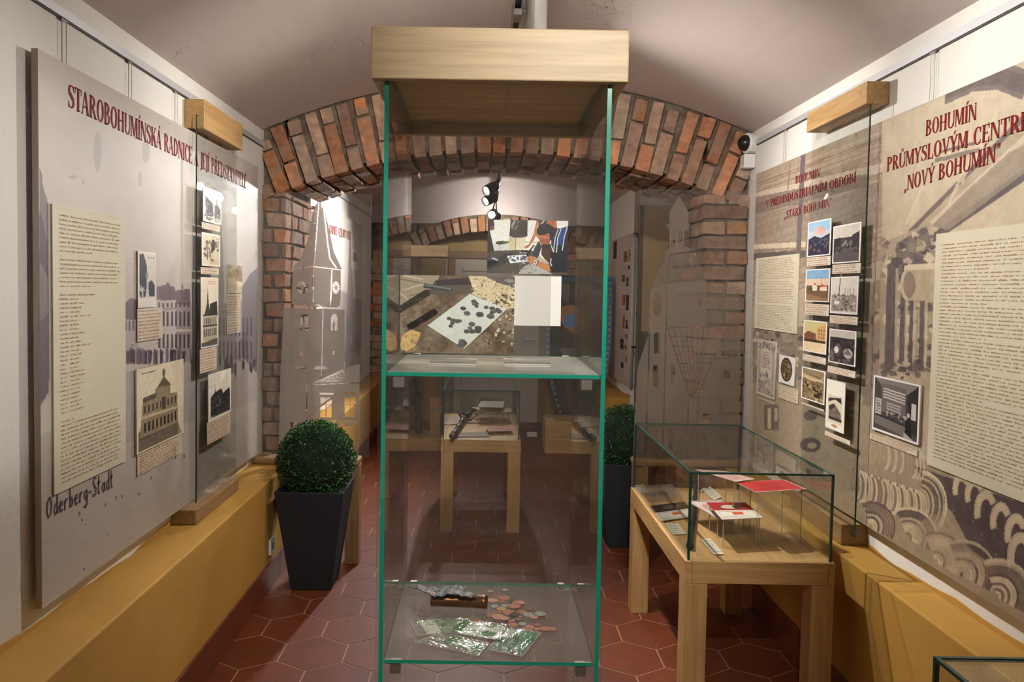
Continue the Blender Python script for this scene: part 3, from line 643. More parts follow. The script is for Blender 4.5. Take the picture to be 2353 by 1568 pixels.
# ---- right boards: old ironworks
def mural_right(cv):
    T = (176, 160, 138); D = (84, 72, 72); M_ = (128, 112, 98); L = (206, 190, 162)
    cv.noise(8, 6)
    # far part: horizontal boarding of a works shed, sandy ground
    for i in range(46):
        y = 330+i*6.3; cv.line([(1730, y+90), (2030, y-20)], 2, random.choice([(146, 124, 106), (166, 146, 126), (136, 114, 98)]), .8)
    cv.poly([(1730, 400), (2030, 280), (2030, 300), (1730, 420)], (138, 118, 102), .4); cv.poly([(1730, 445), (2030, 375), (2030, 395), (1730, 470)], (202, 186, 164), .8); cv.poly([(1730, 455), (1880, 425), (1990, 400), (1990, 430), (1730, 495)], (118, 102, 94), .7); cv.poly([(1730, 495), (2030, 425), (2030, 520), (1730, 590)], (146, 130, 116), .6)
    cv.line([(1730, 568), (1850, 562)], 5, L); cv.line([(1730, 590), (1850, 584)], 7, (104, 90, 86)); cv.line([(1846, 350), (1834, 590)], 9, (110, 98, 98)); cv.line([(1816, 380), (1810, 440)], 2, M_)
    cv.poly([(1730, 760), (1850, 750), (1880, 860), (1730, 900)], (128, 114, 100), .8); cv.spots(60, 1735, 740, 1850, 880, 10, [D, M_, (160, 146, 126), L], .8)
    cv.poly([(1730, 880), (2030, 860), (2030, 1230), (1730, 1075)], (158, 142, 120)); cv.poly([(1860, 700), (2030, 640), (2030, 940), (1860, 900)], (134, 118, 104), .8)
    cv.spots(70, 1850, 640, 2030, 930, 11, [D, (96, 84, 80), (150, 136, 118), (180, 164, 140)], .75)
    cv.rect(1756, 930, 1790, 988, (116, 102, 92)); cv.rect(1764, 938, 1772, 985, L, .8); cv.rect(1780, 938, 1787, 968, L, .7); cv.ell(1862, 1022, 24, 17, (92, 80, 78)); cv.ell(1866, 1024, 11, 7, (166, 150, 130)); cv.ell(1862, 955, 16, 12, (86, 76, 76), .8)
    # near part: flywheel, sloping beam, rolling mill
    cv.poly([(2027, 285), (2360, 140), (2360, 560), (2027, 560)], (194, 180, 150), .6)
    for k, al in ((0, 1), (1, 1)): cv.line([(2178, 212), (2240, 182), (2300, 176), (2353, 196)], 16-k*6, ((112, 98, 94), (98, 84, 82))[k], al)
    cv.poly([(2040, 585), (2353, 268), (2365, 330), (2365, 395), (2050, 610)], (168, 152, 128)); cv.line([(2035, 590), (2353, 270)], 4, (108, 94, 88)); cv.line([(2050, 612), (2365, 395)], 7, (92, 80, 78)); cv.line([(2090, 560), (2353, 320)], 4, L, .7)
    cv.poly([(2140, 520), (2220, 440), (2320, 350), (2365, 330), (2365, 390), (2180, 530)], (146, 130, 112), .8)
    for x, y in ((2070, 470), (2180, 400), (2210, 350), (2240, 300)): cv.line([(x, y+70), (x+50, y-40)], 3, L, .7)
    cv.rect(2178, 350, 2186, 400, L); cv.rect(2206, 345, 2214, 395, L); cv.line([(2150, 370), (2250, 345)], 3, M_); cv.line([(2160, 350), (2240, 330)], 2, (110, 96, 88))
    cv.poly([(2025, 560), (2140, 510), (2150, 620), (2150, 900), (2020, 900)], (164, 148, 126)); cv.poly([(2060, 560), (2130, 520), (2140, 560), (2110, 640), (2060, 640)], (116, 102, 96))
    cv.spots(130, 2030, 520, 2150, 860, 13, [(78, 66, 68), (96, 84, 82), (184, 168, 140), (136, 120, 106), (206, 190, 160)], .8)
    for x, w_ in ((2040, 6), (2052, 12), (2075, 8), (2094, 5), (2120, 7)): cv.line([(x+4, 610), (x-3, 850)], w_, (88, 76, 78), .85); cv.line([(x+10, 620), (x+6, 840)], 4, (196, 180, 150), .7)
    cv.ell(2085, 655, 16, 36, (190, 174, 146)); cv.poly([(2085, 620), (2150, 618), (2150, 692), (2085, 692)], (174, 158, 132)); cv.line([(2080, 616), (2150, 612)], 4, L); cv.ell(2090, 655, 14, 30, (128, 112, 98), .8)
    cv.poly([(2025, 860), (2150, 850), (2140, 1010), (2010, 940)], (182, 166, 138), .6); cv.spots(40, 2025, 830, 2150, 870, 9, [(70, 60, 62), (100, 88, 86), (180, 166, 140)])
    # sandy floor, coils of wire, dark pit
    cv.poly([(1960, 1000), (2060, 1035), (2140, 1062), (2360, 1150), (2360, 1450), (1960, 1210)], (158, 140, 116)); cv.poly([(2100, 1070), (2360, 1160), (2360, 1330), (2290, 1320), (2232, 1262), (2190, 1180), (2140, 1130)], (88, 74, 74))
    cv.spots(70, 2130, 1080, 2350, 1280, 2.5, [(120, 104, 98), (150, 132, 116)], .8)
    cv.poly([(1965, 1060), (2080, 1085), (2128, 1125), (2120, 1180), (2040, 1165), (1950, 1125)], (150, 132, 112))
    for i in range(30):
        x = 1960+i*5.4; cv.arc(x, 1112+i*1.9, 12, 34, -100, 100, 2.2, random.choice([(204, 186, 156), (120, 104, 92), (186, 168, 138)]), .85)
    for (x, y) in ((2140, 1130),):
        for k in range(9): cv.arc(x-25, y+30, 20+k*5, 36+k*5, -85, 40, 2, random.choice([(208, 190, 160), (110, 96, 86), (180, 162, 134)]))
    for i in range(14):
        x = 2010+i*8; cv.arc(x, 1040+i*2.5, 10, 30, -90, 90, 2, random.choice([(196, 180, 152), (140, 124, 108)]), .7)
    for (x, y, n, s) in ((2000, 1210, 9, 6), (2085, 1235, 11, 6), (2150, 1290, 10, 6.5), (2210, 1320, 11, 7), (2290, 1370, 12, 7)):
        for k in range(n): cv.arc(x, y, 8+k*s, 10+k*s*.95, -110, 30, 2.2, random.choice([(200, 180, 150), (96, 80, 76), (176, 158, 132), (120, 102, 92)]), .9)
    for (x, y, s) in ((2210, 1115, 1), (2240, 1130, 1.1), (2265, 1165, 1.3), (2300, 1190, 1.2), (2335, 1220, 1.3), (2345, 1270, 1.5)):
        for k in range(3): cv.arc(x, y+10, (12+k*3)*s, (26+k*4)*s, 160, 330, 3, (200, 182, 152), .8)
    cv.poly([(2150, 1180), (2180, 1190), (2228, 1260), (2270, 1290), (2200, 1320), (2080, 1220)], (166, 148, 122), .55)
    cv.noise(70, 7)
def right_board(label, y0, y1, title, res, ls=1.):
    t = thing('exhibition_board', label, 'exhibition board', (BRX+.008, (y0+y1)/2, .652))
    cv = Canvas(res[0], res[1], (178, 162, 142), wall_tf(BRX, y0, y1, 2.128, .652)); cv.ls = ls; mural_right(cv); cv.grain(4)
    print_obj('mural_print', cv, (BRX, y0, 2.128), (0, y1-y0, 0), (0, 0, .652-2.128), .016, parent=t, edge=(150, 136, 118))
    for s, a, b, cap in title:
        m = MB(); lettering(m, s, atX(*a, BRX), atX(*b, BRX), cap, (0, 0, 1), (-.0012, 0, 0)); m.build('title_line', INK_R, t)
    return t
right_board('sepia exhibition board with shed boarding and dark pole at far end of right wall', 4.035, 2.775, [('BOHUMÍN', (1828, 423), (1885, 406), .036), ('V PŘEDINDUSTRIÁLNÍM OBDOBÍ', (1760, 478), (1968, 418), .038), (',STARÝ BOHUMÍN"', (1803, 503), (1912, 474), .036)], (290, 400), 1.3)
right_board('sepia exhibition board with machinery and wire coils on near right wall', 2.772, 1.0, [('BOHUMÍN', (2127, 313), (2245, 275), .050), ('PRŮMYSLOVÝM CENTREM', (2038, 395), (2400, 286), .050), (',NOVÝ BOHUMÍN"', (2077, 440), (2300, 369), .050)], (640, 540), 1.65)
text_panel('text_panel', 'parchment text panel at the far end of right wall, above the certificate', BRX, (1740, 594), (1833, 768), 44, 62, lambda i: 0 if i in (13, 28) else random.uniform(.9, 1), -1)
a = atX(2155, 538, BRX); zt = a.z; b = atX(2124, 1064, BRX)
def sp2(i): return .3 if i in (7, 16, 25, 33, 41) else random.uniform(.95, 1)
t = thing('text_panel', 'large parchment text panel on near right wall, under the big title', 'text panel', (BRX, a.y-.4, b.z))
m = MB(); m.box((BRX-.005, a.y-.82, b.z), (BRX-.0006, a.y, a.z)); m.build('panel_board', PARCH, t)
m = MB(); fine_print(m, (BRX-.0058, a.y-.035, a.z-.03), (0, -.75, 0), (0, 0, b.z-a.z+.06), 60, 92, sp2, .42); m.build('printed_text', INK_B, t)
def p_cert(c):
    c.rect(0, 0, 1, 1, (196, 184, 168)); c.rect(.06, .04, .94, .96, (168, 156, 146)); c.rect(.2, .16, .8, .74, (198, 186, 166)); c.dashes(.26, .2, .74, .5, 7, (90, 76, 76)); c.spots(40, .08, .05, .92, .15, .05, [(100, 92, 98), (190, 176, 150), (130, 118, 112)]); c.spots(60, .1, .6, .9, .95, .05, [(110, 104, 112), (186, 174, 154), (140, 128, 120)]); c.ell(.6, .8, .12, .05, (190, 172, 130)); c.ell(.35, .82, .12, .05, (150, 138, 128))
wall_print('certificate_print', 'ornate bordered certificate print under the far text panel on right wall', 'certificate', BRX-.006, (1742, 779), (1779, 920), (50, 90), p_cert, .006)
caption('low caption under the bordered certificate on right wall', BRX-.004, (1739, 912), (1778, 930), 3)
def p_seal(c):
    c.rect(0, 0, 1, 1, (226, 224, 220)); c.ell(.48, .48, .36, .42, (66, 50, 36)); c.ell(.48, .48, .28, .34, (150, 122, 84)); c.ell(.48, .48, .25, .31, (84, 64, 44)); c.spots(24, .3, .25, .66, .7, .07, [(180, 156, 116), (60, 44, 32), (140, 116, 80)])
wall_print('photo_print', 'white print of a round brown seal beside the certificate', 'photo', BRX-.006, (1791, 815), (1825, 889), (44, 60), p_seal, .006)
caption('caption under the round brown seal on right wall', BRX-.004, (1788, 883), (1833, 930), 7)
def p_office(c):
    c.rect(0, 0, 1, 1, (232, 230, 226)); c.rect(.04, .03, .96, .96, (70, 66, 66)); c.poly([(.04, .03), (.96, .03), (.75, .22), (.2, .16)], (128, 120, 114)); c.rect(.2, .12, .72, .62, (104, 98, 94)); c.poly([(.75, .22), (.96, .05), (.96, .9), (.78, .8)], (44, 40, 42)); c.rect(.84, .34, .93, .62, (206, 200, 192))
    for i in range(4): c.line([(.24, .2+i*.05), (.7, .23+i*.05)], 3, (196, 190, 182))
    for i in range(3): c.line([(.32, .44+i*.05), (.62, .46+i*.05)], 3, (170, 164, 156))
    c.rect(.06, .4, .2, .68, (180, 174, 166)); c.dashes(.08, .42, .19, .66, 5, (60, 56, 54)); c.poly([(.06, .7), (.76, .76), (.76, .95), (.06, .86)], (112, 104, 98)); c.poly([(.06, .68), (.76, .74), (.76, .77), (.06, .71)], (40, 36, 36)); c.ell(.78, .56, .03, .04, (190, 182, 172)); c.poly([(.73, .62), (.83, .62), (.86, .92), (.72, .9)], (22, 20, 22)); c.spots(26, .3, .6, .74, .7, .03, [(180, 172, 164), (36, 34, 34)]); c.poly([(.7, .86), (.92, .97), (.7, .97)], (170, 164, 156))
wall_print('photo_print', 'large framed black and white photo of a man in an office on right wall', 'photo', BRX-.009, (2008, 862), (2110, 1024), (110, 120), p_office, .008)
caption('wide caption under the large office photo on right wall', BRX-.004, (1999, 995), (2107, 1050), 6)
# prints on the right glass pane, two columns
GRX = 1.393
def cframe(paint):
    def f(c): c.rect(0, 0, 1, 1, (236, 234, 230)); paint(c); c.noise(20, 8)
    return f
def r1(c):
    c.rect(.05, .04, .95, .96, (150, 190, 216)); c.rect(.05, .3, .95, .5, (206, 206, 212), .7); c.ell(.62, .3, .16, .12, (216, 160, 140), .7); c.ell(.4, .28, .12, .14, (224, 176, 160), .7); c.poly([(.05, .5), (.3, .42), (.6, .5), (.95, .4), (.95, .96), (.05, .96)], (32, 34, 58)); c.spots(30, .1, .5, .9, .9, .06, [(56, 60, 90), (140, 70, 60), (20, 20, 34), (90, 100, 120), (170, 120, 80)])
def r2(c):
    c.rect(.05, .04, .95, .96, (60, 54, 52)); c.rect(.05, .04, .95, .34, (206, 198, 186)); c.poly([(.05, .35), (.3, .32), (.34, .55), (.05, .55)], (40, 36, 36)); c.poly([(.7, .3), (.95, .22), (.95, .6), (.7, .55)], (48, 44, 44)); c.spots(40, .3, .4, .7, .55, .04, [(90, 84, 80), (170, 160, 150), (40, 38, 38)]); c.poly([(.05, .75), (.6, .6), (.95, .8), (.95, .96), (.05, .96)], (84, 78, 78)); c.spots(20, .08, .58, .9, .74, .04, [(30, 28, 28), (110, 104, 100)])
def r3(c):
    c.rect(.05, .04, .95, .5, (130, 170, 206)); c.rect(.05, .3, .95, .52, (222, 196, 170)); c.rect(.05, .5, .95, .96, (116, 86, 60)); c.poly([(.3, .56), (.32, .46), (.42, .44), (.5, .52), (.5, .66), (.3, .66)], (226, 214, 196)); c.poly([(.32, .46), (.42, .42), (.5, .52)], (190, 90, 60)); c.poly([(.62, .58), (.66, .48), (.78, .46), (.88, .54), (.88, .66), (.62, .66)], (226, 214, 196)); c.poly([(.62, .56), (.7, .45), (.88, .54)], (190, 86, 56)); c.line([(.66, .28), (.66, .5)], 1.5, (80, 70, 60)); c.poly([(.05, .74), (.95, .9), (.95, .96), (.05, .96)], (150, 116, 84)); c.spots(16, .08, .56, .3, .68, .05, [(70, 70, 46), (100, 90, 60)])
def r4(c):
    c.rect(.05, .04, .95, .96, (216, 210, 198)); c.line([(.35, .04), (.33, .5)], 2, (120, 114, 104)); c.line([(.35, .04), (.3, .9)], 1.2, (60, 56, 52)); c.rect(.05, .5, .95, .92, (150, 142, 132))
    c.spots(50, .08, .48, .92, .62, .04, [(80, 74, 70), (196, 188, 176), (110, 104, 96)]); c.spots(30, .08, .66, .92, .9, .05, [(60, 56, 54), (200, 194, 186), (120, 112, 104)]); c.ell(.25, .7, .1, .05, (226, 222, 214))
    for x in (.55, .65, .72, .85): c.line([(x, .32), (x, .52)], 1, (90, 84, 78))
def r5(c):
    c.rect(.05, .04, .95, .96, (206, 190, 138)); c.rect(.05, .66, .95, .96, (222, 200, 160)); c.rect(.05, .58, .95, .68, (60, 44, 34)); c.poly([(.6, .22), (.95, .1), (.95, .6), (.6, .6)], (206, 160, 96)); c.poly([(.05, .45), (.2, .34), (.55, .4), (.55, .6), (.05, .6)], (120, 80, 56))
    for i in range(3):
        for k in range(3): c.rect(.66+i*.1, .26+k*.11, .7+i*.1, .32+k*.11, (90, 64, 50))
def r6(c):
    c.rect(.05, .04, .95, .96, (54, 48, 48)); c.rect(.05, .04, .95, .24, (190, 184, 174)); c.spots(50, .08, .28, .92, .9, .08, [(30, 26, 28), (90, 82, 80), (120, 112, 108), (50, 44, 46)]); c.ell(.72, .66, .16, .14, (176, 168, 160)); c.poly([(.56, .7), (.7, .52), (.86, .7)], (110, 102, 100)); c.ell(.3, .6, .08, .1, (210, 206, 200))
def r7(c):
    c.rect(.05, .04, .95, .96, (120, 100, 70)); c.poly([(.05, .2), (.95, .3), (.95, .36), (.05, .34)], (180, 162, 124)); c.arc(.5, .2, .4, .16, 0, 150, 2.5, (196, 180, 140)); c.spots(50, .08, .4, .92, .9, .08, [(70, 56, 38), (150, 130, 94), (44, 34, 24), (180, 160, 120)]); c.ell(.68, .8, .14, .06, (50, 40, 28)); c.rect(.05, .04, .95, .2, (150, 132, 98), .7)
def r8(c):
    c.rect(0, 0, 1, 1, (228, 222, 208)); c.rect(.12, .3, .88, .86, (206, 196, 178)); c.poly([(.14, .38), (.8, .32), (.84, .44), (.5, .38), (.14, .46)], (54, 46, 40)); c.poly([(.18, .56), (.5, .48), (.8, .62), (.84, .78), (.18, .76)], (120, 108, 96)); c.poly([(.16, .54), (.44, .46), (.5, .54), (.2, .62)], (60, 52, 46)); c.rect(.18, .74, .86, .8, (52, 46, 42)); c.ell(.5, .91, .16, .03, (176, 140, 100)); c.spots(14, .24, .6, .8, .74, .04, [(70, 62, 56)])
G = 'prints stuck on the right glass pane'
L1, L2 = 'in left column on right glass pane', 'in right column on right glass pane'
for lab, cl, tl, br, pt, capr, n in (
    ('blue-sky colour postcard of smoky works, top of left column on right glass pane', 'caption under the blue-sky works postcard, top of left column on right glass', (1857, 512), (1907.5, 586), r1, ((1855, 593), (1908, 609)), 4),
    ('dark photo of a factory yard, top of right column on right glass pane', 'caption under the dark factory yard photo, top of right column on right glass', (1915, 521), (1976, 602), r2, ((1913, 609), (1977, 627)), 4),
    ('postcard of two red-roofed houses, second in left column on right glass', 'caption under the red-roofed houses postcard on right glass', (1852, 620), (1905, 695), r3, ((1850, 698), (1904, 727)), 5),
    ('pale photo of works with tall mast, second in right column on right glass', 'caption under the tall mast photo on right glass', (1910, 637), (1970, 724), r4, ((1907, 724), (1970, 748)), 5),
    ('yellow tinted postcard of a corner house, third in left column on right glass', 'caption under the yellow street corner postcard on right glass', (1847, 735), (1898, 816), r5, ((1845, 813), (1897, 839)), 4),
    ('dark photo of workers and machines, third in right column on right glass', 'caption under the dark workers and machines photo on right glass', (1906, 755), (1965, 844), r6, ((1902, 840), (1965, 870)), 5),
    ('brown photo of a machine yard, lowest in left column on right glass', 'caption under the brown machine yard photo on right glass', (1843, 842), (1894, 932), r7, ((1841, 924), (1893, 946)), 3)):
    wall_print('photo_print', lab, 'photo', GRX-.006, tl, br, (60, 80), cframe(pt), .003, G)
    caption(cl, GRX-.006, capr[0], capr[1], n, bg=(216, 208, 192), thick=.003)
wall_print('photo_print', 'tall cream card with two small views, lowest in right column on right glass', 'photo', GRX-.006, (1900, 870), (1938.5, 998), (50, 100), r8, .003, G)
caption('slanting lowest caption in the right column on right glass', GRX-.006, (1896, 990), (1953, 1024), 6, bg=(216, 208, 192), thick=.003)

# ================================================================== WALL SHOWCASES (pane of glass between two oak battens)
def wall_case(label, wallx, s, yt, yb_, gx, zt, zb_, gy):
    t = thing('wall_showcase', label, 'wall showcase', (wallx, (yt[0]+yt[1])/2, zb_[0]))
    depth = .083
    for nm, (y0, y1), (z0, z1) in (('top_batten', yt, zt), ('bottom_batten', yb_, zb_)):
        m = MB(); a, b = sorted((wallx+s*.001, wallx+s*depth))
        if nm == 'bottom_batten': a, b = sorted((wallx+s*.001, wallx+s*.10))
        m.box((a, y0, z0), (b, y1, z1)); o = m.build(nm, OY if nm == 'top_batten' else DY, t, bevel=.003)
        for yy in ((y0+.05, y1-.05) if nm == 'top_batten' else ()):
            p = MB(); p.cyl((wallx+s*depth, yy, (z0+z1)/2+.012), (wallx+s*(depth+.0015), yy, (z0+z1)/2+.012), .011, n=16); p.build('wood_plug', OX, o)
    m = MB(); a, b = gx-.003, gx+.003
    m.box((a, gy[0], zb_[1]-.04), (b, gy[1], zt[0]+.05), sides=[1, 1, 1, 0, 0, 0]); m.build('glass_pane', [GLASS, EDGE_D], t); return t
wall_case('glass pane held between oak battens on left wall, photos stuck on it', XL, 1, (3.135, 3.625), (3.0, 3.53), -1.172, (2.135, 2.255), (.542, .600), (3.10, 3.60))
wall_case('glass pane held between oak battens on right wall, two photo columns on it', XR, -1, (2.79, 3.305), (2.825, 3.3), 1.393, (2.195, 2.277), (.561, .640), (2.80, 3.29))
# hanging wires from the rails to the boards
for k, (x, s, y, z0, z1, nm) in enumerate(((XL, 1, 2.22, 2.12, 2.262, 'nearest wire pair above left board'), (XL, 1, 2.63, 2.12, 2.262, 'middle wire pair above left board'), (XL, 1, 3.02, 2.12, 2.262, 'farthest wire pair above left board, beside the oak batten'),
        (XR, -1, 2.50, 2.127, 2.30, 'wire pair above right boards near the oak batten'), (XR, -1, 3.72, 2.127, 2.30, 'wire pair at the far end of right boards'))):
    m = MB()
    for d in (0, .022): m.cyl((x+s*.009, y+d, z0-.05), (x+s*.009, y+d, z1+.004), .0011, n=6)
    m.cyl((x+s*.009, y-.004, z1-.006), (x+s*.009, y+.026, z1-.006), .003, n=8)
    tag(m.build('hanging_wire', STEEL), 'thin steel ' + nm, 'wire', 'picture wires')

# ================================================================== TALL SHOWCASES
def showcase(label, x0, x1, y0, y1, zb, zt, bx, zbase, edge):
    t = thing('tall_showcase', label, 'showcase', ((x0+x1)/2, (y0+y1)/2, 0))
    m = MB(); m.box((x0-.012, y0-.015, 0), (x1+.012, y1+.012, zbase)); m.build('base_box', OX, t, bevel=.004)
    e = .009
    for nm, a, b, sd in (('side_glass', (x0, y0, zb), (x0+e, y1, zt), [1, 1, 1, 0, 0, 0]), ('side_glass', (x1-e, y0, zb), (x1, y1, zt), [1, 1, 1, 0, 0, 0]),
                     ('back_glass', (x0+e, y1-.006, zb), (x1-e, y1, zt), [1, 1, 0, 2, 0, 2]), ('front_glass', (x0-.006, y0-.0065, zb), (x1+.004, y0-.0005, zt), [1, 1, 0, 2, 0, 2])):
        m = MB(); m.box(a, b, sides=sd); m.build(nm, [GLASS_T, edge, ACRYL], t)
    tb = MB(); a0, a1, c0, c1, z0, z1 = bx; th = .022
    tb.box((a0, c0, z0), (a1, c0+th, z1)); tb.box((a0, c1-th, z0), (a1, c1, z1)); tb.box((a0, c0+th, z0), (a0+th, c1-th, z1)); tb.box((a1-th, c0+th, z0), (a1, c1-th, z1))
    o = tb.build('top_box', PX_, t, bevel=.003)
    m = MB(); m.box((a0+th, c0+th, z0+.032), (a1-th, c1-th, z0+.05)); m.build('inner_panel', OX, o)
    m = MB(); m.box((a0+th, c0+th, z1-.02), (a1-th, c1-th, z1-.004)); m.build('lid_panel', OX, o)
    return t
SX0, SX1, SY0, SY1 = -.214, .258, 1.60, 2.11
case = showcase('tall glass showcase with oak top box in the middle of the room', SX0, SX1, SY0, SY1, .12, 1.955, (-.240, .288, 1.578, 2.165, 1.928, 2.034), .12, EDGE)
SH = {}
for nm, z, mt in (('upper_shelf', 1.321, SHELF_A), ('lower_shelf', .697, SHELF_B)):
    m = MB(); m.box((SX0+.0095, 1.613, z-.008), (SX1-.0095, 2.055, z), sides=[0, 0, 1, 1, 1, 1]); sh = m.build(nm, [mt, EDGE], case)
    for sx in (-1, 1):
        x = (SX0+.034) if sx < 0 else (SX1-.036)
        for yy, hh in ((1.628, .024), (2.045, .006)):
            m = MB(); m.box((x-.0115, yy-.011, z-.009-hh), (x+.0115, yy+.011, z-.0085)); m.box((min(x, x+sx*.0235), yy-.009, z-.0125), (max(x, x+sx*.0235), yy+.009, z-.009))
            if hh < .01: m.box((x-.009, yy+.0005, z+.0003), (x+.009, yy+.011, z+.003))
            m.build('shelf_clip', CHROME, sh, bevel=.001)
    SH[nm] = z
def in_case(x, y, Y): return atY(x, y, Y)
zu, zl = SH['upper_shelf'], SH['lower_shelf']
# acrylic easels on the upper shelf
for lab, xa, xb, ytop, Y in (('clear acrylic easel holding the coin photo on upper glass shelf', 990, 1094, 700, 1.842), ('clear acrylic easel behind the blank card on upper glass shelf', 1157, 1262, 560, 1.862)):
    a = atY(xa, 830, Y); b = atY(xb, 830, Y); zt = atY(xa, ytop, Y).z; m = MB()
    m.box((a.x, Y, zu+.0005), (b.x, Y+.004, zt), sides=[1, 1, 0, 1, 0, 1]); m.box((a.x, Y-.060, zu+.0005), (b.x, Y-.0002, zu+.0035), sides=[0, 0, 1, 1, 1, 1]); m.box((a.x, Y-.030, zu+.0036), (b.x, Y-.026, zu+.012), sides=[0, 1, 0, 1, 0, 1])
    tag(m.build('acrylic_easel', [ACRYL, ACRYL_E]), lab, 'easel')
def case_print(name, label, cat, tl, br, Y, cv, mats=PRINT_G, th=.002):
    a = atY(*tl, Y); b = atY(*br, Y); return tag(print_obj(name, cv, a, (b.x-a.x, 0, 0), (0, 0, b.z-a.z), th, mats), label, cat)
# large photo: coins laid on a sheet of paper beside a dug-up tube
cv = Canvas(300, 212, (112, 96, 78), region(232, 563, 1190, 1245))
cv.noise(7, 22); cv.noise(25, 16); cv.noise(70, 14)
cv.poly([(232, 563), (560, 563), (530, 660), (440, 710), (232, 830)], (158, 144, 124)); cv.line([(232, 600), (440, 640)], 3, (112, 102, 88)); cv.line([(250, 700), (430, 640)], 3, (196, 180, 150)); cv.line([(300, 780), (232, 720)], 3, (196, 184, 160)); cv.line([(260, 570), (420, 600)], 4, (196, 182, 152)); cv.line([(320, 745), (500, 690)], 3, (120, 106, 88))
cv.poly([(232, 830), (440, 690), (525, 690), (480, 740), (232, 900)], (48, 42, 38)); cv.poly([(520, 610), (800, 570), (852, 705), (560, 750), (470, 720)], (92, 80, 72)); cv.poly([(530, 605), (800, 580), (830, 640), (540, 650)], (60, 52, 50))
cv.poly([(800, 563), (1190, 563), (1190, 830), (1120, 850), (830, 720), (850, 690)], (204, 188, 152)); cv.poly([(940, 563), (1190, 563), (1190, 660), (1040, 620)], (96, 88, 88)); cv.ell(1140, 600, 40, 14, (140, 134, 130))
cv.spots(170, 830, 580, 1190, 820, 11, [(168, 150, 116), (228, 216, 184), (150, 132, 104), (92, 80, 62)], .7); cv.spots(90, 1000, 720, 1190, 1000, 14, [(70, 60, 48), (120, 106, 84), (210, 200, 174), (50, 42, 34)], .8); cv.spots(60, 930, 1010, 1180, 1160, 13, [(206, 196, 176), (90, 76, 60), (60, 50, 42)], .85)
cv.line([(436, 655), (660, 688)], 13, (66, 70, 70)); cv.line([(440, 648), (656, 680)], 4, (116, 120, 118)); cv.ell(660, 688, 13, 22, (120, 124, 120)); cv.ell(662, 689, 8, 16, (40, 40, 42))
cv.poly([(290, 1000), (520, 850), (552, 880), (545, 905), (330, 1045), (300, 1030)], (28, 18, 14)); cv.line([(400, 990), (460, 965)], 2, (120, 50, 24)); cv.poly([(250, 1090), (330, 1040), (412, 1065), (370, 1180), (290, 1235), (240, 1190)], (206, 172, 116)); cv.spots(40, 250, 1060, 390, 1220, 12, [(180, 146, 92), (226, 196, 140), (150, 120, 80)], .7)
cv.spots(120, 400, 1080, 1000, 1240, 9, [(88, 72, 58), (136, 118, 96), (70, 58, 48)], .6); cv.spots(70, 240, 760, 560, 960, 8, [(136, 120, 98), (96, 82, 66), (156, 140, 116)], .6)
cv.poly([(470, 1010), (815, 725), (1130, 850), (1124, 862), (775, 1208)], (84, 72, 58)); cv.poly([(466, 1002), (815, 720), (1125, 848), (775, 1202)], (203, 208, 200)); cv.poly([(466, 1002), (640, 862), (690, 1060), (600, 1090)], (212, 216, 208))
for x, y, r in ((848, 783, 22), (872, 802, 18), (852, 805, 20), (872, 826, 16), (760, 846, 24), (793, 888, 27), (900, 897, 32), (952, 833, 20), (1002, 843, 24), (1015, 866, 24), (1048, 852, 20), (1062, 868, 24), (990, 910, 32), (1000, 878, 18), (643, 936, 20), (680, 955, 26), (712, 958, 24), (735, 955, 16), (670, 978, 18), (657, 1003, 18), (835, 982, 27), (820, 1017, 20), (888, 1018, 30), (884, 1040, 30), (792, 1046, 25), (838, 1046, 26), (755, 1135, 30), (770, 1150, 28), (752, 1165, 34)):
    cv.ell(x+4, y+5, r, r*.72, (120, 122, 118), .7); cv.ell(x, y, r, r*.7, (54, 52, 54)); cv.ell(x-1, y-3, r*.86, r*.56, random.choice([(104, 102, 100), (92, 84, 80), (120, 118, 112), (84, 80, 84)])); cv.ell(x+1, y-2, r*.5, r*.3, (74, 70, 70), .7)
cv.grain(7); case_print('photo_print', 'large colour photo of old coins on paper, standing on the upper shelf', 'photo', (920, 632), (1180, 815), 1.840, cv)
# second photo: man looking through a magnifier
cv = Canvas(260, 180, (226, 226, 220), region(20, 65, 2060, 1475))
cv.poly([(160, 700), (960, 700), (960, 860), (190, 890)], (198, 200, 198)); cv.ell(400, 660, 170, 44, (84, 96, 44)); cv.ell(330, 680, 100, 36, (60, 72, 34)); cv.ell(520, 640, 60, 30, (120, 130, 70)); cv.line([(300, 720), (360, 800)], 1.5, (140, 144, 140)); cv.rect(980, 630, 1330, 656, (150, 150, 90), .7)
cv.poly([(570, 500), (760, 520), (740, 860), (570, 860)], (196, 184, 152)); cv.poly([(745, 520), (1000, 490), (950, 860), (745, 860)], (214, 204, 176)); cv.line([(740, 540), (742, 860)], 3, (150, 136, 104)); cv.poly([(600, 65), (1035, 65), (1030, 490), (900, 525), (700, 530), (575, 490)], (70, 60, 52)); cv.poly([(650, 120), (740, 80), (640, 330), (610, 250)], (130, 120, 108)); cv.line([(720, 90), (640, 200)], 3, (180, 172, 160)); cv.line([(800, 90), (760, 240), (700, 330)], 2, (160, 152, 140)); cv.poly([(760, 140), (1030, 100), (1030, 450), (820, 480)], (54, 46, 40), .8)
cv.poly([(20, 65), (170, 65), (190, 190), (190, 330), (80, 355), (200, 900), (20, 980)], (50, 40, 36)); cv.poly([(80, 260), (190, 210), (185, 330), (80, 345)], (140, 92, 76), .8)
cv.poly([(1260, 65), (1760, 65), (1780, 300), (1560, 200), (1300, 230)], (166, 96, 60)); cv.poly([(1260, 65), (1290, 180), (1230, 520), (1130, 700), (1060, 790), (980, 810), (960, 760), (1080, 680), (1180, 430)], (184, 116, 76)); cv.poly([(1290, 65), (1560, 65), (1500, 140), (1340, 180)], (70, 54, 54)); cv.line([(1450, 70), (1380, 160)], 3, (210, 200, 190))
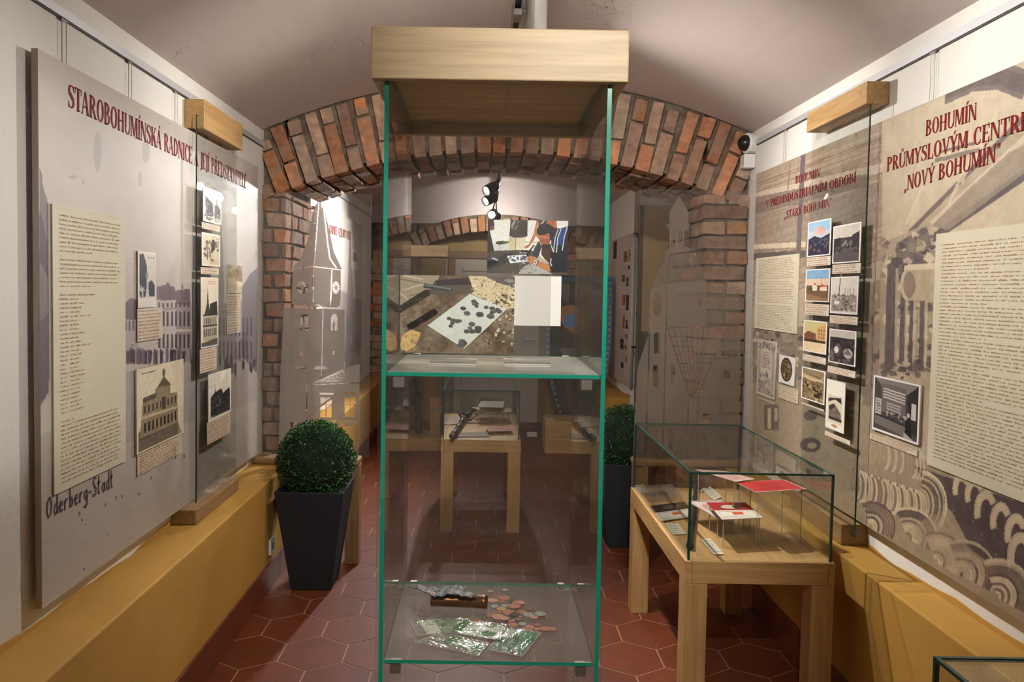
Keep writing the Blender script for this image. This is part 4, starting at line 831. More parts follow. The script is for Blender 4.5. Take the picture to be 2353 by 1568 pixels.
cv.poly([(20, 930), (210, 880), (840, 850), (1150, 850), (1330, 1000), (1600, 1180), (2060, 1300), (2060, 1475), (20, 1475)], (74, 70, 64)); cv.noise(60, 10); cv.poly([(20, 1180), (500, 1000), (540, 1200), (20, 1400)], (52, 44, 42), .7); cv.poly([(830, 1475), (900, 1330), (1100, 1200), (1300, 1240), (1700, 1475)], (168, 168, 164)); cv.spots(120, 840, 1190, 1500, 1470, 22, [(206, 206, 200), (120, 118, 110), (150, 150, 120), (80, 76, 70)], .7); cv.spots(80, 400, 1200, 900, 1450, 14, [(110, 104, 96), (60, 56, 50), (140, 134, 124)], .6)
cv.poly([(20, 1130), (310, 1130), (310, 1180), (20, 1340)], (22, 20, 22)); cv.poly([(120, 1080), (180, 1055), (310, 1120), (270, 1145)], (176, 168, 200)); cv.poly([(430, 965), (670, 950), (680, 990), (440, 995)], (34, 32, 30)); cv.poly([(830, 870), (1060, 870), (1040, 930), (850, 940)], (150, 148, 140)); cv.poly([(860, 870), (1060, 860), (1050, 910), (880, 915)], (40, 38, 38))
cv.poly([(525, 1010), (1000, 970), (1150, 1130), (610, 1205)], (216, 222, 226)); cv.spots(48, 560, 1010, 1020, 1150, 26, [(46, 54, 66), (70, 80, 92)], .9)
cv.poly([(1150, 960), (1330, 980), (1600, 1190), (1400, 1240)], (176, 166, 152)); cv.poly([(1640, 560), (1740, 300), (1900, 260), (2060, 200), (2060, 1420), (1640, 1420), (1610, 1290)], (20, 24, 36)); cv.poly([(1740, 270), (1830, 260), (1760, 420), (1690, 800), (1640, 650)], (30, 44, 92)); cv.poly([(1850, 270), (2050, 205), (1960, 470), (1900, 700), (1800, 700)], (38, 62, 134))
for pts in ([(1810, 290), (1740, 500), (1700, 880)], [(1880, 280), (1800, 520), (1775, 900)], [(2040, 230), (1970, 480), (1920, 840)], [(1640, 720), (1700, 890)], [(1640, 1060), (1630, 1200), (1670, 1260)]): cv.line(pts, 3, (206, 208, 214))
cv.poly([(1230, 400), (1300, 230), (1420, 140), (1560, 150), (1740, 280), (1700, 430), (1600, 600), (1640, 760), (1500, 780), (1380, 700), (1330, 570), (1240, 460)], (176, 112, 78)); cv.poly([(1270, 400), (1270, 290), (1340, 180), (1450, 132), (1580, 160), (1750, 280), (1700, 480), (1600, 620), (1590, 420), (1480, 440), (1340, 460), (1290, 420)], (40, 30, 30)); cv.ell(1545, 450, 46, 58, (160, 92, 66)); cv.poly([(1330, 560), (1600, 540), (1600, 720), (1420, 720)], (150, 84, 58)); cv.poly([(1390, 700), (1640, 690), (1640, 800), (1400, 780)], (40, 30, 28))
cv.poly([(1330, 600), (1400, 760), (1330, 1000), (1280, 1060), (1160, 980), (1210, 780)], (54, 54, 58)); cv.poly([(1330, 640), (1250, 760), (1200, 880)], (150, 152, 158), .6); cv.line([(1200, 720), (1110, 850), (1020, 980)], 5, (40, 44, 30)); cv.poly([(1000, 960), (1060, 900), (1140, 900), (1040, 1010)], (28, 28, 32)); cv.poly([(1400, 780), (1640, 800), (1620, 1200), (1480, 1080), (1390, 960)], (74, 44, 36))
cv.poly([(1040, 1040), (1130, 990), (1230, 1040), (1330, 1130), (1600, 1230), (1640, 1400), (1500, 1380), (1280, 1250), (1100, 1190), (1030, 1120)], (186, 122, 80)); cv.line([(1050, 1060), (1130, 1080)], 2, (130, 80, 54)); cv.line([(1046, 1100), (1120, 1120)], 2, (130, 80, 54)); cv.ell(1250, 1165, 44, 56, (196, 202, 212)); cv.ell(1246, 1165, 22, 26, (52, 84, 110)); cv.poly([(1270, 1240), (1310, 1110), (1330, 1130), (1290, 1250)], (24, 24, 28))
cv.grain(6); case_print('photo_print', 'smaller colour photo of a striped-shirt man peering through a magnifier, upper shelf', 'photo', (1121, 505), (1303, 631), 1.858, cv)
cv = Canvas(8, 8, (206, 202, 190)); case_print('blank_card', 'blank cream card to the right of the coin photo on upper shelf', 'card', (1180, 632), (1288, 750), 1.868, cv, WHITEB)
# ---- lower shelf: coins, tube, lead sheet, plastic bags
def lz(x, y, z=None): return atZ(930+x/6.359, 1330+y/6.359, zl if z is None else z)
COP, COPD, COPP, SIL, GRY, DKC, GOLD = (lin((176, 118, 92)), lin((146, 98, 78)), lin((190, 142, 122)), lin((158, 156, 148)), lin((118, 114, 106)), lin((62, 56, 52)), lin((190, 148, 92)))
CM = {}
for nm, c in (('copper', COP), ('dull_copper', COPD), ('pale_copper', COPP), ('silver', SIL), ('grey', GRY), ('dark', DKC), ('golden', GOLD)): CM[nm] = mat('coin_'+nm, c, .38, .35, noise=.16, nscale=160, bump=.5, bscale=420)
coins = [(1250, 190, 45, 'pale_copper', 'small pale coin at the very back, beside the lead sheet'), (1467, 173, 43, 'silver', 'lone small white coin at the very back right of the scatter'), (1320, 265, 55, 'dull_copper', 'small dull copper coin just below the pale coin by the lead sheet'), (1455, 290, 82, 'copper', 'large copper coin at the back, right of the small dull one'), (1290, 325, 80, 'pale_copper', 'large pale copper coin right against the mouth of the tube'), (1423, 350, 57, 'dull_copper', 'dull copper coin between the tube mouth coin and the dark tilted coin'), (1590, 335, 60, 'dark', 'blackened coin at the back right of the scatter'), (1660, 372, 88, 'copper', 'large copper coin half under a bright one, beside the blackened coin'), (1702, 380, 57, 'pale_copper', 'bright copper coin lying on a larger copper coin, back right'),
    (1313, 412, 56, 'silver', 'small silver coin just in front of the tube mouth'), (1455, 402, 58, 'silver', 'silver coin right of the small silver coin by the tube mouth'), (1410, 450, 68, 'golden', 'golden yellow coin among the coppers'), (1602, 430, 90, 'copper', 'large copper coin right of the two silver coins'), (1818, 455, 52, 'dull_copper', 'lone small copper coin at the right, above the silver pair'), (1345, 505, 72, 'dull_copper', 'dull copper coin just in front of the golden coin'), (1522, 503, 97, 'copper', 'largest worn copper coin in the middle of the scatter'), (1697, 495, 70, 'copper', 'copper coin right of the largest worn coin'), (1807, 538, 78, 'silver', 'silver coin left of the stacked silver coin at right'), (2030, 555, 65, 'copper', 'copper coin peeking from under the stacked silver coin'), (1890, 582, 62, 'pale_copper', 'copper coin below left of the stacked silver coin'), (1980, 545, 82, 'silver', 'large silver coin stacked on coppers at the right'),
    (1130, 568, 85, 'grey', 'large grey coin at the left edge of the scatter'), (1248, 555, 67, 'copper', 'copper coin overlapping the large grey coin'), (1370, 590, 95, 'pale_copper', 'largest smooth pale copper coin in the middle'), (1665, 562, 42, 'silver', 'small silver coin half hidden by the dark grey coin'), (1605, 545, 72, 'dark', 'dark grey coin in the middle right of the scatter'), (1520, 630, 52, 'copper', 'copper coin under the small pinkish coin'), (1457, 622, 62, 'pale_copper', 'small pinkish coin lying over the largest smooth coin'), (1602, 618, 40, 'silver', 'small white coin peeking out beside a dark copper coin'), (1653, 610, 53, 'dull_copper', 'small dark copper coin below the dark grey coin'), (1045, 625, 82, 'copper', 'copper coin at the far left, touching the plastic bags'), (1308, 678, 88, 'dull_copper', 'brownish dull large coin near the plastic bags'), (1577, 683, 72, 'copper', 'copper coin in front, left of a silver one'), (1720, 672, 60, 'silver', 'silver coin at the front of the scatter'),
    (1940, 685, 63, 'dull_copper', 'copper coin at the back of the front right cluster'), (1930, 745, 45, 'pale_copper', 'small coin wedged in the front right cluster'), (1827, 715, 65, 'pale_copper', 'copper coin resting on the pierced front coin'), (1780, 768, 90, 'copper', 'pierced copper coin nearest the front, on the bags corner'), (2155, 745, 60, 'copper', 'rightmost copper coin of the front cluster'), (2045, 752, 80, 'copper', 'large copper coin next to the rightmost coin')]
coin_me = {}
placed = []
for (x, y, r, c, lab) in coins:
    p = lz(x, y); q = lz(x+r, y); rad = (q-p).length; lay = 0
    for (pp, rr, ll) in placed:
        if (p-pp).length < (rad+rr)*.93: lay = max(lay, ll+1)
    placed.append((p, rad, lay)); h = .0015; zz = zl+.0004+lay*(h+.0003)
    if c not in coin_me:
        m = MB(); m.rev((0, 0, 0), (0, 0, 1), [(0, 0), (.97, 0), (1, .012), (1, .085), (.97, .1), (.9, .1), (.88, .085), (0, .085)], n=28)
        for k in range(9): m.obox((random.uniform(-.5, .5), random.uniform(-.5, .5), .088), (random.uniform(.06, .2), 0, 0), (0, random.uniform(.03, .1), 0), (0, 0, .007))
        o = m.build('coin', CM[c]); coin_me[c] = o
    else:
        o = coin_me[c].copy(); COL.objects.link(o)
    o.location = (p.x, p.y, zz); o.scale = (rad, rad, h/.1); o.rotation_euler = (0, 0, random.uniform(0, 6))
    tag(o, lab, 'coin', 'coins scattered on the lower glass shelf')
# copper tube
a = lz(385, 400); b = lz(1205, 440); r = .0165; a.z = b.z = zl+r+.0006; ax = (b-a).normalized()
TUBE = mat('tarnished_copper', (.20, .09, .035), .35, .8, noise=.4, nscale=40)
m = MB(); m.rev(a, ax, [(0, .003), (r*.6, .0), (r*.95, 0), (r, .002), (r, .012), (r*.96, .014), (r*.96, (b-a).length-.014), (r, (b-a).length-.012), (r, (b-a).length), (r*.85, (b-a).length), (r*.82, .01), (0, .009)], n=26)
tag(m.build('metal_tube', TUBE, smooth=True), 'tarnished copper tube lying open beside the coins on lower shelf', 'tube')
# crumpled lead sheet lying over the tube
cv = Canvas(90, 26, (96, 98, 96)); cv.noise(14, 26); cv.noise(60, 22); cv.spots(120, 0, .5, 1, 1, .012, [(190, 192, 190), (60, 60, 60)], .7)
A = lz(10, 120, zl+.022); B = lz(880, 130, zl+.046); Cc = lz(1080, 262, zl+.045); D = lz(420, 248, zl+.040)
def leadpos():
    vs = []; fs = []; nu, nv = 46, 14
    for j in range(nv):
        for i in range(nu):
            u, v = i/(nu-1), j/(nv-1); p = (A*(1-u)+B*u)*(1-v)+(D*(1-u)+Cc*u)*v
            vs.append(p+V((0, 0, .0035*math.sin(u*9+v*4)+.002*math.sin(u*31+v*17)+random.uniform(-.0007, .0007))))
    for j in range(nv-1):
        for i in range(nu-1): k = j*nu+i; fs.append((k, k+1, k+nu+1, k+nu))
    return vs, fs
vs, fs = leadpos(); m = MB(); m.add(vs, fs); LEAD = mat('lead_sheet', (.13, .135, .13), .42, .55, noise=.45, nscale=90, bump=.8, bscale=260)
o = m.build('lead_sheet', LEAD, smooth=True); so = o.modifiers.new('thick', 'SOLIDIFY'); so.thickness = .0016
tag(o, 'crumpled grey lead sheet resting over the copper tube', 'metal sheet')
# plastic bags with green and white stamped paper
BAGM = glassmat('plastic_bag', (.9, .9, .88), .3, (.8, .8, .76), 1.45, 'alpha', .08)
def bag(label, q, paint, lay, wr=.0017):
    A, B, Cc, D = [lz(*p) for p in q]; cv = Canvas(90, 60, (190, 190, 180)); cv.al[:] = .22; paint(cv); cv.noise(30, 9)
    cv.al = np.clip(cv.al+RS.normal(0, .05, cv.al.shape), 0, 1)
    for _ in range(26):
        x, y = random.random(), random.random(); cv.line([(x, y), (x+random.uniform(-.12, .12), y+random.uniform(-.1, .1))], 1, (226, 226, 220), .8, .75)
    for e in ([(0.01, .01), (.99, .01)], [(.99, .01), (.99, .99)], [(.99, .99), (.01, .99)], [(.01, .99), (.01, .01)]): cv.line(e, 1.4, (206, 206, 200), .9, .65)
    w, h = cv.w, cv.h; vs = np.zeros((h, w, 3)); ph = random.uniform(0, 9)
    U, W = np.meshgrid(np.linspace(0, 1, w), np.linspace(0, 1, h)); A_, B_, C_, D_ = map(np.array, (A, B, Cc, D))
    pos = ((A_*(1-U)[..., None]+B_*U[..., None])*(1-W)[..., None]+(D_*(1-U)[..., None]+C_*U[..., None])*W[..., None])
    z = wr*.5*np.sin(U*7+ph)*np.sin(W*5+ph*2)
    for _k in range(9): fr_ = RS.uniform(6, 30); an_ = RS.uniform(0, 6.28); z = z+wr*RS.uniform(.3, 1)*2.2/fr_*np.abs(np.sin(fr_*(U*math.cos(an_)+W*math.sin(an_))+RS.uniform(0, 6)+1.5*np.sin(U*3+W*4+_k)))
    z = z+RS.normal(0, .0001, U.shape)
    pos[..., 2] = zl+.0022+lay*.0028+np.maximum(z, -.0012)
    o = print_obj('plastic_bag', cv, A, B-A, D-A, single=True, mats=BAGM); me = o.data; flat = pos.reshape(-1, 3)-np.array(ORG[o.name])
    me.vertices.foreach_set('co', flat.astype(np.float32).ravel()); me.polygons.foreach_set('use_smooth', [True]*len(me.polygons)); me.update()
    so = o.modifiers.new('thick', 'SOLIDIFY'); so.thickness = .0004
    return tag(o, label, 'plastic bag', 'plastic bags of paper fragments')
GR = [(96, 132, 84), (84, 122, 88), (120, 146, 100), (98, 130, 110)]
def paper(c, pts, n, al=.92):
    c.poly(pts, (206, 208, 192), 1, al); xs = [p[0] for p in pts]; ys = [p[1] for p in pts]
    for _ in range(n): c.ell(random.uniform(min(xs)+.03, max(xs)-.03), random.uniform(min(ys)+.03, max(ys)-.03), random.uniform(.02, .05), random.uniform(.02, .04), random.choice(GR), .85)
def bagA(c):
    paper(c, [(.14, .06), (.42, .03), (.46, .95), (.2, .97)], 9); c.poly([(.44, .1), (.95, .25), (.95, .8), (.5, .9)], (150, 168, 132), .8, .7); c.spots(12, .5, .2, .95, .8, .07, GR, .8)
def bagB(c): c.poly([(.2, .2), (.9, .3), (.8, .9), (.2, .8)], (178, 180, 168), .7, .35)
def bagC(c):
    c.poly([(.06, .06), (.26, .04), (.2, .94), (.02, .9)], (96, 132, 88), 1, .9); paper(c, [(.27, .08), (.97, .16), (.94, .94), (.2, .92)], 16)
    c.poly([(.6, .55), (.86, .62), (.84, .86), (.6, .84)], (88, 124, 84), 1, .9); c.poly([(.62, .1), (.8, .12), (.76, .4), (.62, .36)], (110, 140, 96), .9, .9)
def bagD(c):
    c.poly([(.36, .05), (.97, .3), (.9, .8), (.28, .62)], (110, 142, 104), 1, .85); c.poly([(.5, .3), (.8, .36), (.78, .72), (.5, .6)], (204, 206, 194), 1, .9); c.spots(20, .3, .2, .95, .75, .06, GR, .8); c.spots(14, .4, .15, .9, .7, .05, [(212, 214, 204)], .8)
def bagE(c):
    c.poly([(.1, .08), (.94, .06), (.94, .86), (.1, .9)], (116, 146, 122), 1, .88); c.spots(22, .12, .1, .92, .85, .12, GR+[(104, 118, 124), (128, 160, 136)], .7); c.poly([(.1, .1), (.45, .08), (.4, .42), (.12, .5)], (196, 200, 190), 1, .88); c.spots(8, .2, .55, .7, .9, .08, [(196, 200, 192)], .8)
bag('empty looking clear plastic bag at the back of the bag pile', [(560, 530), (960, 600), (760, 740), (310, 620)], bagB, 0)
bag('plastic bag with spotted paper at the left of the bag pile', [(75, 650), (930, 610), (960, 800), (180, 880)], bagA, 1)
bag('glossy plastic bag with green paper at the right front corner', [(1470, 725), (2000, 820), (1720, 1185), (1200, 1075)], bagE, 1)
bag('long plastic bag across the middle of the bag pile', [(790, 640), (1500, 720), (1400, 960), (640, 850)], bagC, 2)
bag('plastic bag nearest the front edge of the lower shelf', [(520, 850), (1240, 1010), (1080, 1205), (150, 1000)], bagD, 3)

# ================================================================== TABLE VITRINES
def table_case(label, x0, x1, y0, y1, zt, gh, inset=.011, edge=EDGE_D):
    t = thing('table_vitrine', label, 'display table', ((x0+x1)/2, (y0+y1)/2, 0)); L = .078
    for lx in (x0+.001, x1-L-.001):
        for ly in (y0+.001, y1-L-.001): m = MB(); m.box((lx, ly, 0), (lx+L, ly+L, zt-.079)); m.build('leg', OZ, t, bevel=.002)
    m = MB(); th = .024; z0, z1 = zt-.078, zt
    for nm, p, q, mm in (('side_rail', (x0, y0, z0), (x0+th, y1, z1), OY), ('side_rail', (x1-th, y0, z0), (x1, y1, z1), OY), ('end_rail', (x0+th+.0004, y0, z0), (x1-th-.0004, y0+th, z1), OX), ('end_rail', (x0+th+.0004, y1-th, z0), (x1-th-.0004, y1, z1), OX)):
        m = MB(); m.box(p, q); m.build(nm, mm, t, bevel=.002)
    m = MB(); m.box((x0+th+.0004, y0+th+.0004, zt-.022), (x1-th-.0004, y1-th-.0004, zt-.003)); m.build('table_top', OY, t)
    e = .005; a, b, c, d = x0+inset, x1-inset, y0+inset, y1-inset; z0, z1 = zt+.0005, zt+gh
    g = MB(); g.box((a, c, z1-e), (b, d, z1)); g.build('top_glass', GLASS, t)
    for nm, p, q in (('front_glass', (a, c, z0), (b, c+e, z1-e-.0003)), ('back_glass', (a, d-e, z0), (b, d, z1-e-.0003)), ('side_glass', (a, c+e, z0), (a+e, d-e, z1-e-.0003)), ('side_glass', (b-e, c+e, z0), (b, d-e, z1-e-.0003))):
        m = MB(); m.box(p, q); m.build(nm, GLASS, t)
    m = MB(); k = .0012
    for (x, y) in ((a, c), (b-e, c), (a, d-e), (b-e, d-e)): m.box((x-k, y-k, z0), (x+e+k, y+e+k, z1-e))
    for y in (c, d-e): m.box((a-k, y-k, z1-e), (b+k, y+e+k, z1+k))
    for x in (a, b-e): m.box((x-k, c+e, z1-e), (x+e+k, d-e, z1+k))
    m.build('glass_edges', edge, t); return t
TZ = .575
table_case('oak table vitrine beside the right wall holding red cards and a baton', .708, 1.226, 2.588, 3.575, TZ, .306)
table_case('far oak table vitrine seen through the tall showcase, holding a pistol', -.252, .240, 4.645, 5.62, TZ, .305)
table_case('oak table vitrine of which only a glass corner shows at lower right', .779, 1.27, .28, 1.29, TZ, .306, .005)
def flat(name, label, cat, q, z, cv, th=.0025, mats=None, group=None):
    A, B, Cc, D = [atZ(x, y, z) for x, y in q]; o = print_obj(name, cv, A, B-A, D-A, th, mats, edge=(214, 208, 200))
    if True:                                    # follow all four corners
        me = o.data; w, h = cv.w, cv.h; U, W = np.meshgrid(np.linspace(0, 1, w), np.linspace(0, 1, h)); a, b, c, d = (np.array(p) for p in (A, B, Cc, D))
        pos = ((a*(1-U)[..., None]+b*U[..., None])*(1-W)[..., None]+(d*(1-U)[..., None]+c*U[..., None])*W[..., None]).reshape(-1, 3)
        dn = np.array([0, 0, -th]); pos = np.vstack([pos, [a, b, c, d, a+dn, b+dn, c+dn, d+dn]])-np.array(ORG[o.name])
        me.vertices.foreach_set('co', pos.astype(np.float32).ravel()); me.update()
    return tag(o, label, cat, group)
tz = TZ-.003+.003
def riser(label, q, z0, z1):
    A, B, Cc, D = [atZ(x, y, z1) for x, y in q]; m = MB(); t = .003; c = (A+B+Cc+D)/4
    P = [p+(c-p)*.12 for p in (A, B, Cc, D)]
    for i in range(4):
        p, r = P[i], P[(i+1) % 4]; d = (r-p).normalized(); n = V((-d.y, d.x, 0))*t
        if i == 3: continue
        m.add([(p.x, p.y, z0), (r.x, r.y, z0), (r.x+n.x, r.y+n.y, z0), (p.x+n.x, p.y+n.y, z0), (p.x, p.y, z1), (r.x, r.y, z1), (r.x+n.x, r.y+n.y, z1), (p.x+n.x, p.y+n.y, z1)],
              [(0, 3, 2, 1), (4, 5, 6, 7), (0, 1, 5, 4), (1, 2, 6, 5), (2, 3, 7, 6), (3, 0, 4, 7)])
    for p in P: m.box((p.x-.0012, p.y-.0012, z0), (p.x+.0012, p.y+.0012, z1), 1)
    return tag(m.build('acrylic_riser', [ACRYL, ACRYL_E]), label, 'riser')
RED = (186, 52, 56)
cv = Canvas(70, 50, RED); cv.line([(0, 0), (1, 0), (1, 1), (0, 1), (0, 0)], 3, (214, 200, 194)); cv.dashes(.25, .2, .8, .85, 6, (120, 30, 36), .7, .4)
q = [(1690, 1108), (1803, 1103), (1853, 1124), (1737, 1132)]; flat('red_card', 'bright red printed card raised on the taller acrylic riser in right vitrine', 'card', q, .778, cv); riser('taller clear acrylic riser under the red card in right vitrine', q, TZ-.001, .7745)
cv = Canvas(70, 50, (186, 150, 142)); cv.line([(0, 0), (1, 0), (1, 1), (0, 1), (0, 0)], 3, (220, 210, 204)); cv.dashes(.15, .15, .85, .85, 8, (150, 104, 96), .6); cv.noise(14, 12)
q = [(1597, 1079), (1668, 1083), (1734, 1101), (1690, 1107)]; flat('pink_card', 'pale pink banknote-like card raised behind the red card in right vitrine', 'card', q, .785, cv); riser('clear acrylic riser under the pale pink card in right vitrine', q, TZ-.001, .7815)
cv = Canvas(70, 56, (214, 206, 196)); cv.rect(.0, .0, 1, .5, (164, 36, 44)); cv.ell(.5, .3, .3, .16, (90, 56, 46)); cv.ell(.45, .3, .2, .12, (196, 176, 154)); cv.ell(.62, .3, .08, .1, (70, 46, 40)); cv.rect(.38, .6, .64, .76, (196, 88, 60)); cv.line([(.08, .56), (.92, .56), (.92, .94), (.08, .94), (.08, .56)], 1.2, (150, 110, 80)); cv.dashes(.12, .82, .88, .9, 1, (120, 100, 90))
q = [(1624, 1155), (1713, 1155), (1754, 1190), (1659, 1194)]; flat('red_photo_card', 'card with red portrait picture and orange stamp on lower acrylic riser', 'card', q, .684, cv); riser('lower clear acrylic riser under the red portrait card in right vitrine', q, TZ-.001, .6805)
cv = Canvas(60, 50, (206, 188, 180)); cv.ell(.4, .45, .25, .25, (176, 130, 122), .8); cv.line([(.05, .06), (.95, .06), (.95, .94), (.05, .94), (.05, .06)], 1.5, (150, 120, 112)); cv.dashes(.5, .2, .9, .8, 5, (150, 120, 110), .5)
q = [(1579, 1152), (1657, 1149), (1692, 1182), (1650, 1193)]; flat('pale_card', 'pale pinkish certificate card under the edge of red portrait card', 'card', q, .652, cv); riser('lowest acrylic riser under the pale certificate card in right vitrine', q, TZ-.001, .6485)
cv = Canvas(60, 54, (210, 200, 186)); cv.rect(0, 0, 1, .5, (46, 36, 36)); cv.ell(.55, .27, .22, .13, (90, 76, 66)); cv.rect(.42, .62, .64, .78, (196, 96, 66)); cv.line([(.08, .56), (.92, .56), (.92, .92), (.08, .92), (.08, .56)], 1.2, (110, 90, 80))
q = [(1491, 1163), (1572, 1153), (1604, 1185), (1518, 1197)]; flat('dark_photo_card', 'card with a dark portrait picture lying at the left side of right vitrine', 'card', q, TZ+.006, cv, .004)
G = 'loose printed labels in the right vitrine'
for q, lab, n in (([(1527, 1203), (1558, 1203), (1576, 1227), (1547, 1229)], 'small printed label in front of the dark portrait card in right vitrine', 5), ([(1609, 1239), (1632, 1238), (1664, 1274), (1640, 1274)], 'narrow printed label nearest the front glass of right vitrine', 6), ([(1455, 1116), (1478, 1114), (1492, 1130), (1470, 1134)], 'printed label at the far left corner of right vitrine', 4), ([(1612, 1124), (1632, 1118), (1658, 1142), (1640, 1150)], 'printed label behind the wrist strap in right vitrine', 5)):
    cv = Canvas(40, 40, (204, 200, 182)); cv.dashes(.1, .1, .92, .9, n, (120, 104, 84), .7); flat('caption_label', lab, 'label', q, TZ+.0015, cv, .0012, group=G)
# medal in a clear box
q = [(1473, 1116), (1545, 1113), (1568, 1140), (1492, 1143)]; P = [atZ(x, y, TZ+.022) for x, y in q]
t = thing('medal_box', 'clear acrylic box with a small medal at the back left of right vitrine', 'box', (sum(p.x for p in P)/4, sum(p.y for p in P)/4, TZ))
m = MB(); m.add([(p.x, p.y, TZ+.0005) for p in P]+[(p.x, p.y, TZ+.022) for p in P], [(3, 2, 1, 0), (4, 5, 6, 7), (0, 1, 5, 4), (1, 2, 6, 5), (2, 3, 7, 6), (3, 0, 4, 7)]); o = m.build('box_shell', glassmat('hazy_acrylic', (.93, .91, .88), .14, (.8, .76, .72)), t)
c = V(t.location); m = MB(); m.rev((c.x+.01, c.y+.02, TZ+.003), (0, 0, 1), [(0, 0), (.022, 0), (.022, .004), (0, .005)], n=20); m.box((c.x-.035, c.y+.0, TZ+.002), (c.x-.02, c.y+.035, TZ+.005)); m.build('medal', mat('dark_bronze', (.10, .07, .03), .4, .6), t)
# truncheon with its strap
a = atZ(1585, 1256, TZ+.014); b = atZ(1600, 1118, TZ+.014); ax = (b-a); Ln = ax.length
t = thing('truncheon', 'dark truncheon with wrist strap lying along the left side of right vitrine', 'truncheon', ((a.x+b.x)/2, (a.y+b.y)/2, TZ))
WD = mat('black_leather', (.022, .016, .013), .45, bump=.3, bscale=120)
m = MB(); m.rev(a, ax, [(0, 0), (.012, 0), (.0135, .004), (.0135, .012), (.0115, .016), (.0125, Ln*.55), (.012, Ln*.72), (.0135, Ln*.74), (.0135, Ln*.77), (.0105, Ln*.79), (.0115, Ln*.97), (.009, Ln), (0, Ln)], n=18); m.build('club', WD, t, smooth=True)
pts = [b+V((.0, 0, .004))]+[b+V((-.045+.05*math.cos(k*.42+1.2), -.01+.05*math.sin(k*.42+.2), .003+.008*math.sin(k*.6)**2)) for k in range(12)]+[b+V((.03, -.01, .004)), b+V((.05, -.02, .0))]
m = MB(); m.tube(pts, .0045, 7); m.build('wrist_strap', WD, t, smooth=True)
# things in the far vitrine
def fl2(lab, q, z, col, ds=None, nm='paper_sheet'):
    cv = Canvas(40, 30, col); cv.noise(6, 10)
    if ds: cv.dashes(.1, .1, .9, .9, 6, ds, .5)
    flat(nm, lab, 'paper', q, z, cv, .002)
fl2('cream paper sheet under the pistol at the left of far vitrine', [(1023, 958), (1064, 957), (1050, 975), (1022, 976)], TZ+.003, (170, 150, 130), (100, 80, 70))
fl2('tan paper sheet in the middle of far vitrine', [(1078, 961), (1138, 960), (1130, 972), (1074, 971)], TZ+.004, (170, 128, 96), None)
fl2('pale printed sheet on a raised stand at the back right of far vitrine', [(1105, 922), (1160, 922), (1156, 937), (1098, 935)], TZ+.11, (150, 144, 134), (90, 86, 84), 'printed_sheet')
fl2('beige folded paper raised in the middle back of far vitrine', [(1084, 936), (1172, 938), (1176, 946), (1120, 950)], TZ+.075, (178, 150, 122), None)
fl2('pinkish banknote lying at the front right of far vitrine', [(1116, 979), (1170, 979), (1182, 990), (1122, 992)], TZ+.02, (176, 110, 100), (130, 70, 66), 'banknote')
fl2('clear sleeved paper at the front middle of far vitrine', [(1062, 994), (1120, 992), (1126, 1003), (1050, 1004)], TZ+.003, (120, 104, 88), (80, 70, 60))
for lab, q, z in (('acrylic stand under the raised printed sheet in far vitrine', [(1105, 922), (1160, 922), (1156, 937), (1098, 935)], TZ+.1075), ('acrylic stand under the beige folded paper in far vitrine', [(1084, 936), (1172, 938), (1176, 946), (1120, 950)], TZ+.0725)): riser(lab, q, TZ-.001, z)
# flintlock pistol
g0 = atZ(1039, 1004, TZ+.03); g1 = atZ(1066, 962, TZ+.03); g2 = atZ(1100, 940, TZ+.03)
t = thing('flintlock_pistol', 'dark flintlock pistol lying in the far table vitrine', 'pistol', (g1.x, g1.y, TZ))
GUN = mat('gun_metal', (.035, .032, .035), .35, .6); GW = mat('dark_walnut', (.05, .025, .015), .4)
def swept(pts, rs, mats, nm, par):
    m = MB()
    for (p, r), (q_, r2) in zip(list(zip(pts, rs))[:-1], list(zip(pts, rs))[1:]): m.cyl(p, q_, r, r2, n=10)
    return m.build(nm, mats, par, smooth=True)
d = (g1-g0).normalized(); nrm = V((-d.y, d.x, 0)); TB = V((0, 0, TZ))
swept([g0, g0+d*.02, g0.lerp(g1, .4), g0.lerp(g1, .7), g1, g1.lerp(g2, .4)], [.016, .022, .017, .017, .022, .018], GW, 'stock', t)
swept([g1+V((0, 0, .012)), g1.lerp(g2, .5)+V((0, 0, .012)), g2+V((0, 0, .012))], [.014, .012, .011], GUN, 'barrel', t)
swept([g1+V((-.02, 0, .01)), g1+V((-.035, .03, .025)), g1+V((-.01, .05, .03)), g1+V((.02, .04, .02))], [.007, .009, .008, .006], GUN, 'hammer', t)
swept([g1+V((.02, -.03, -.005)), g1+V((.05, -.02, -.01)), g1+V((.06, .03, -.005))], [.004, .004, .004], GUN, 'trigger_guard', t)

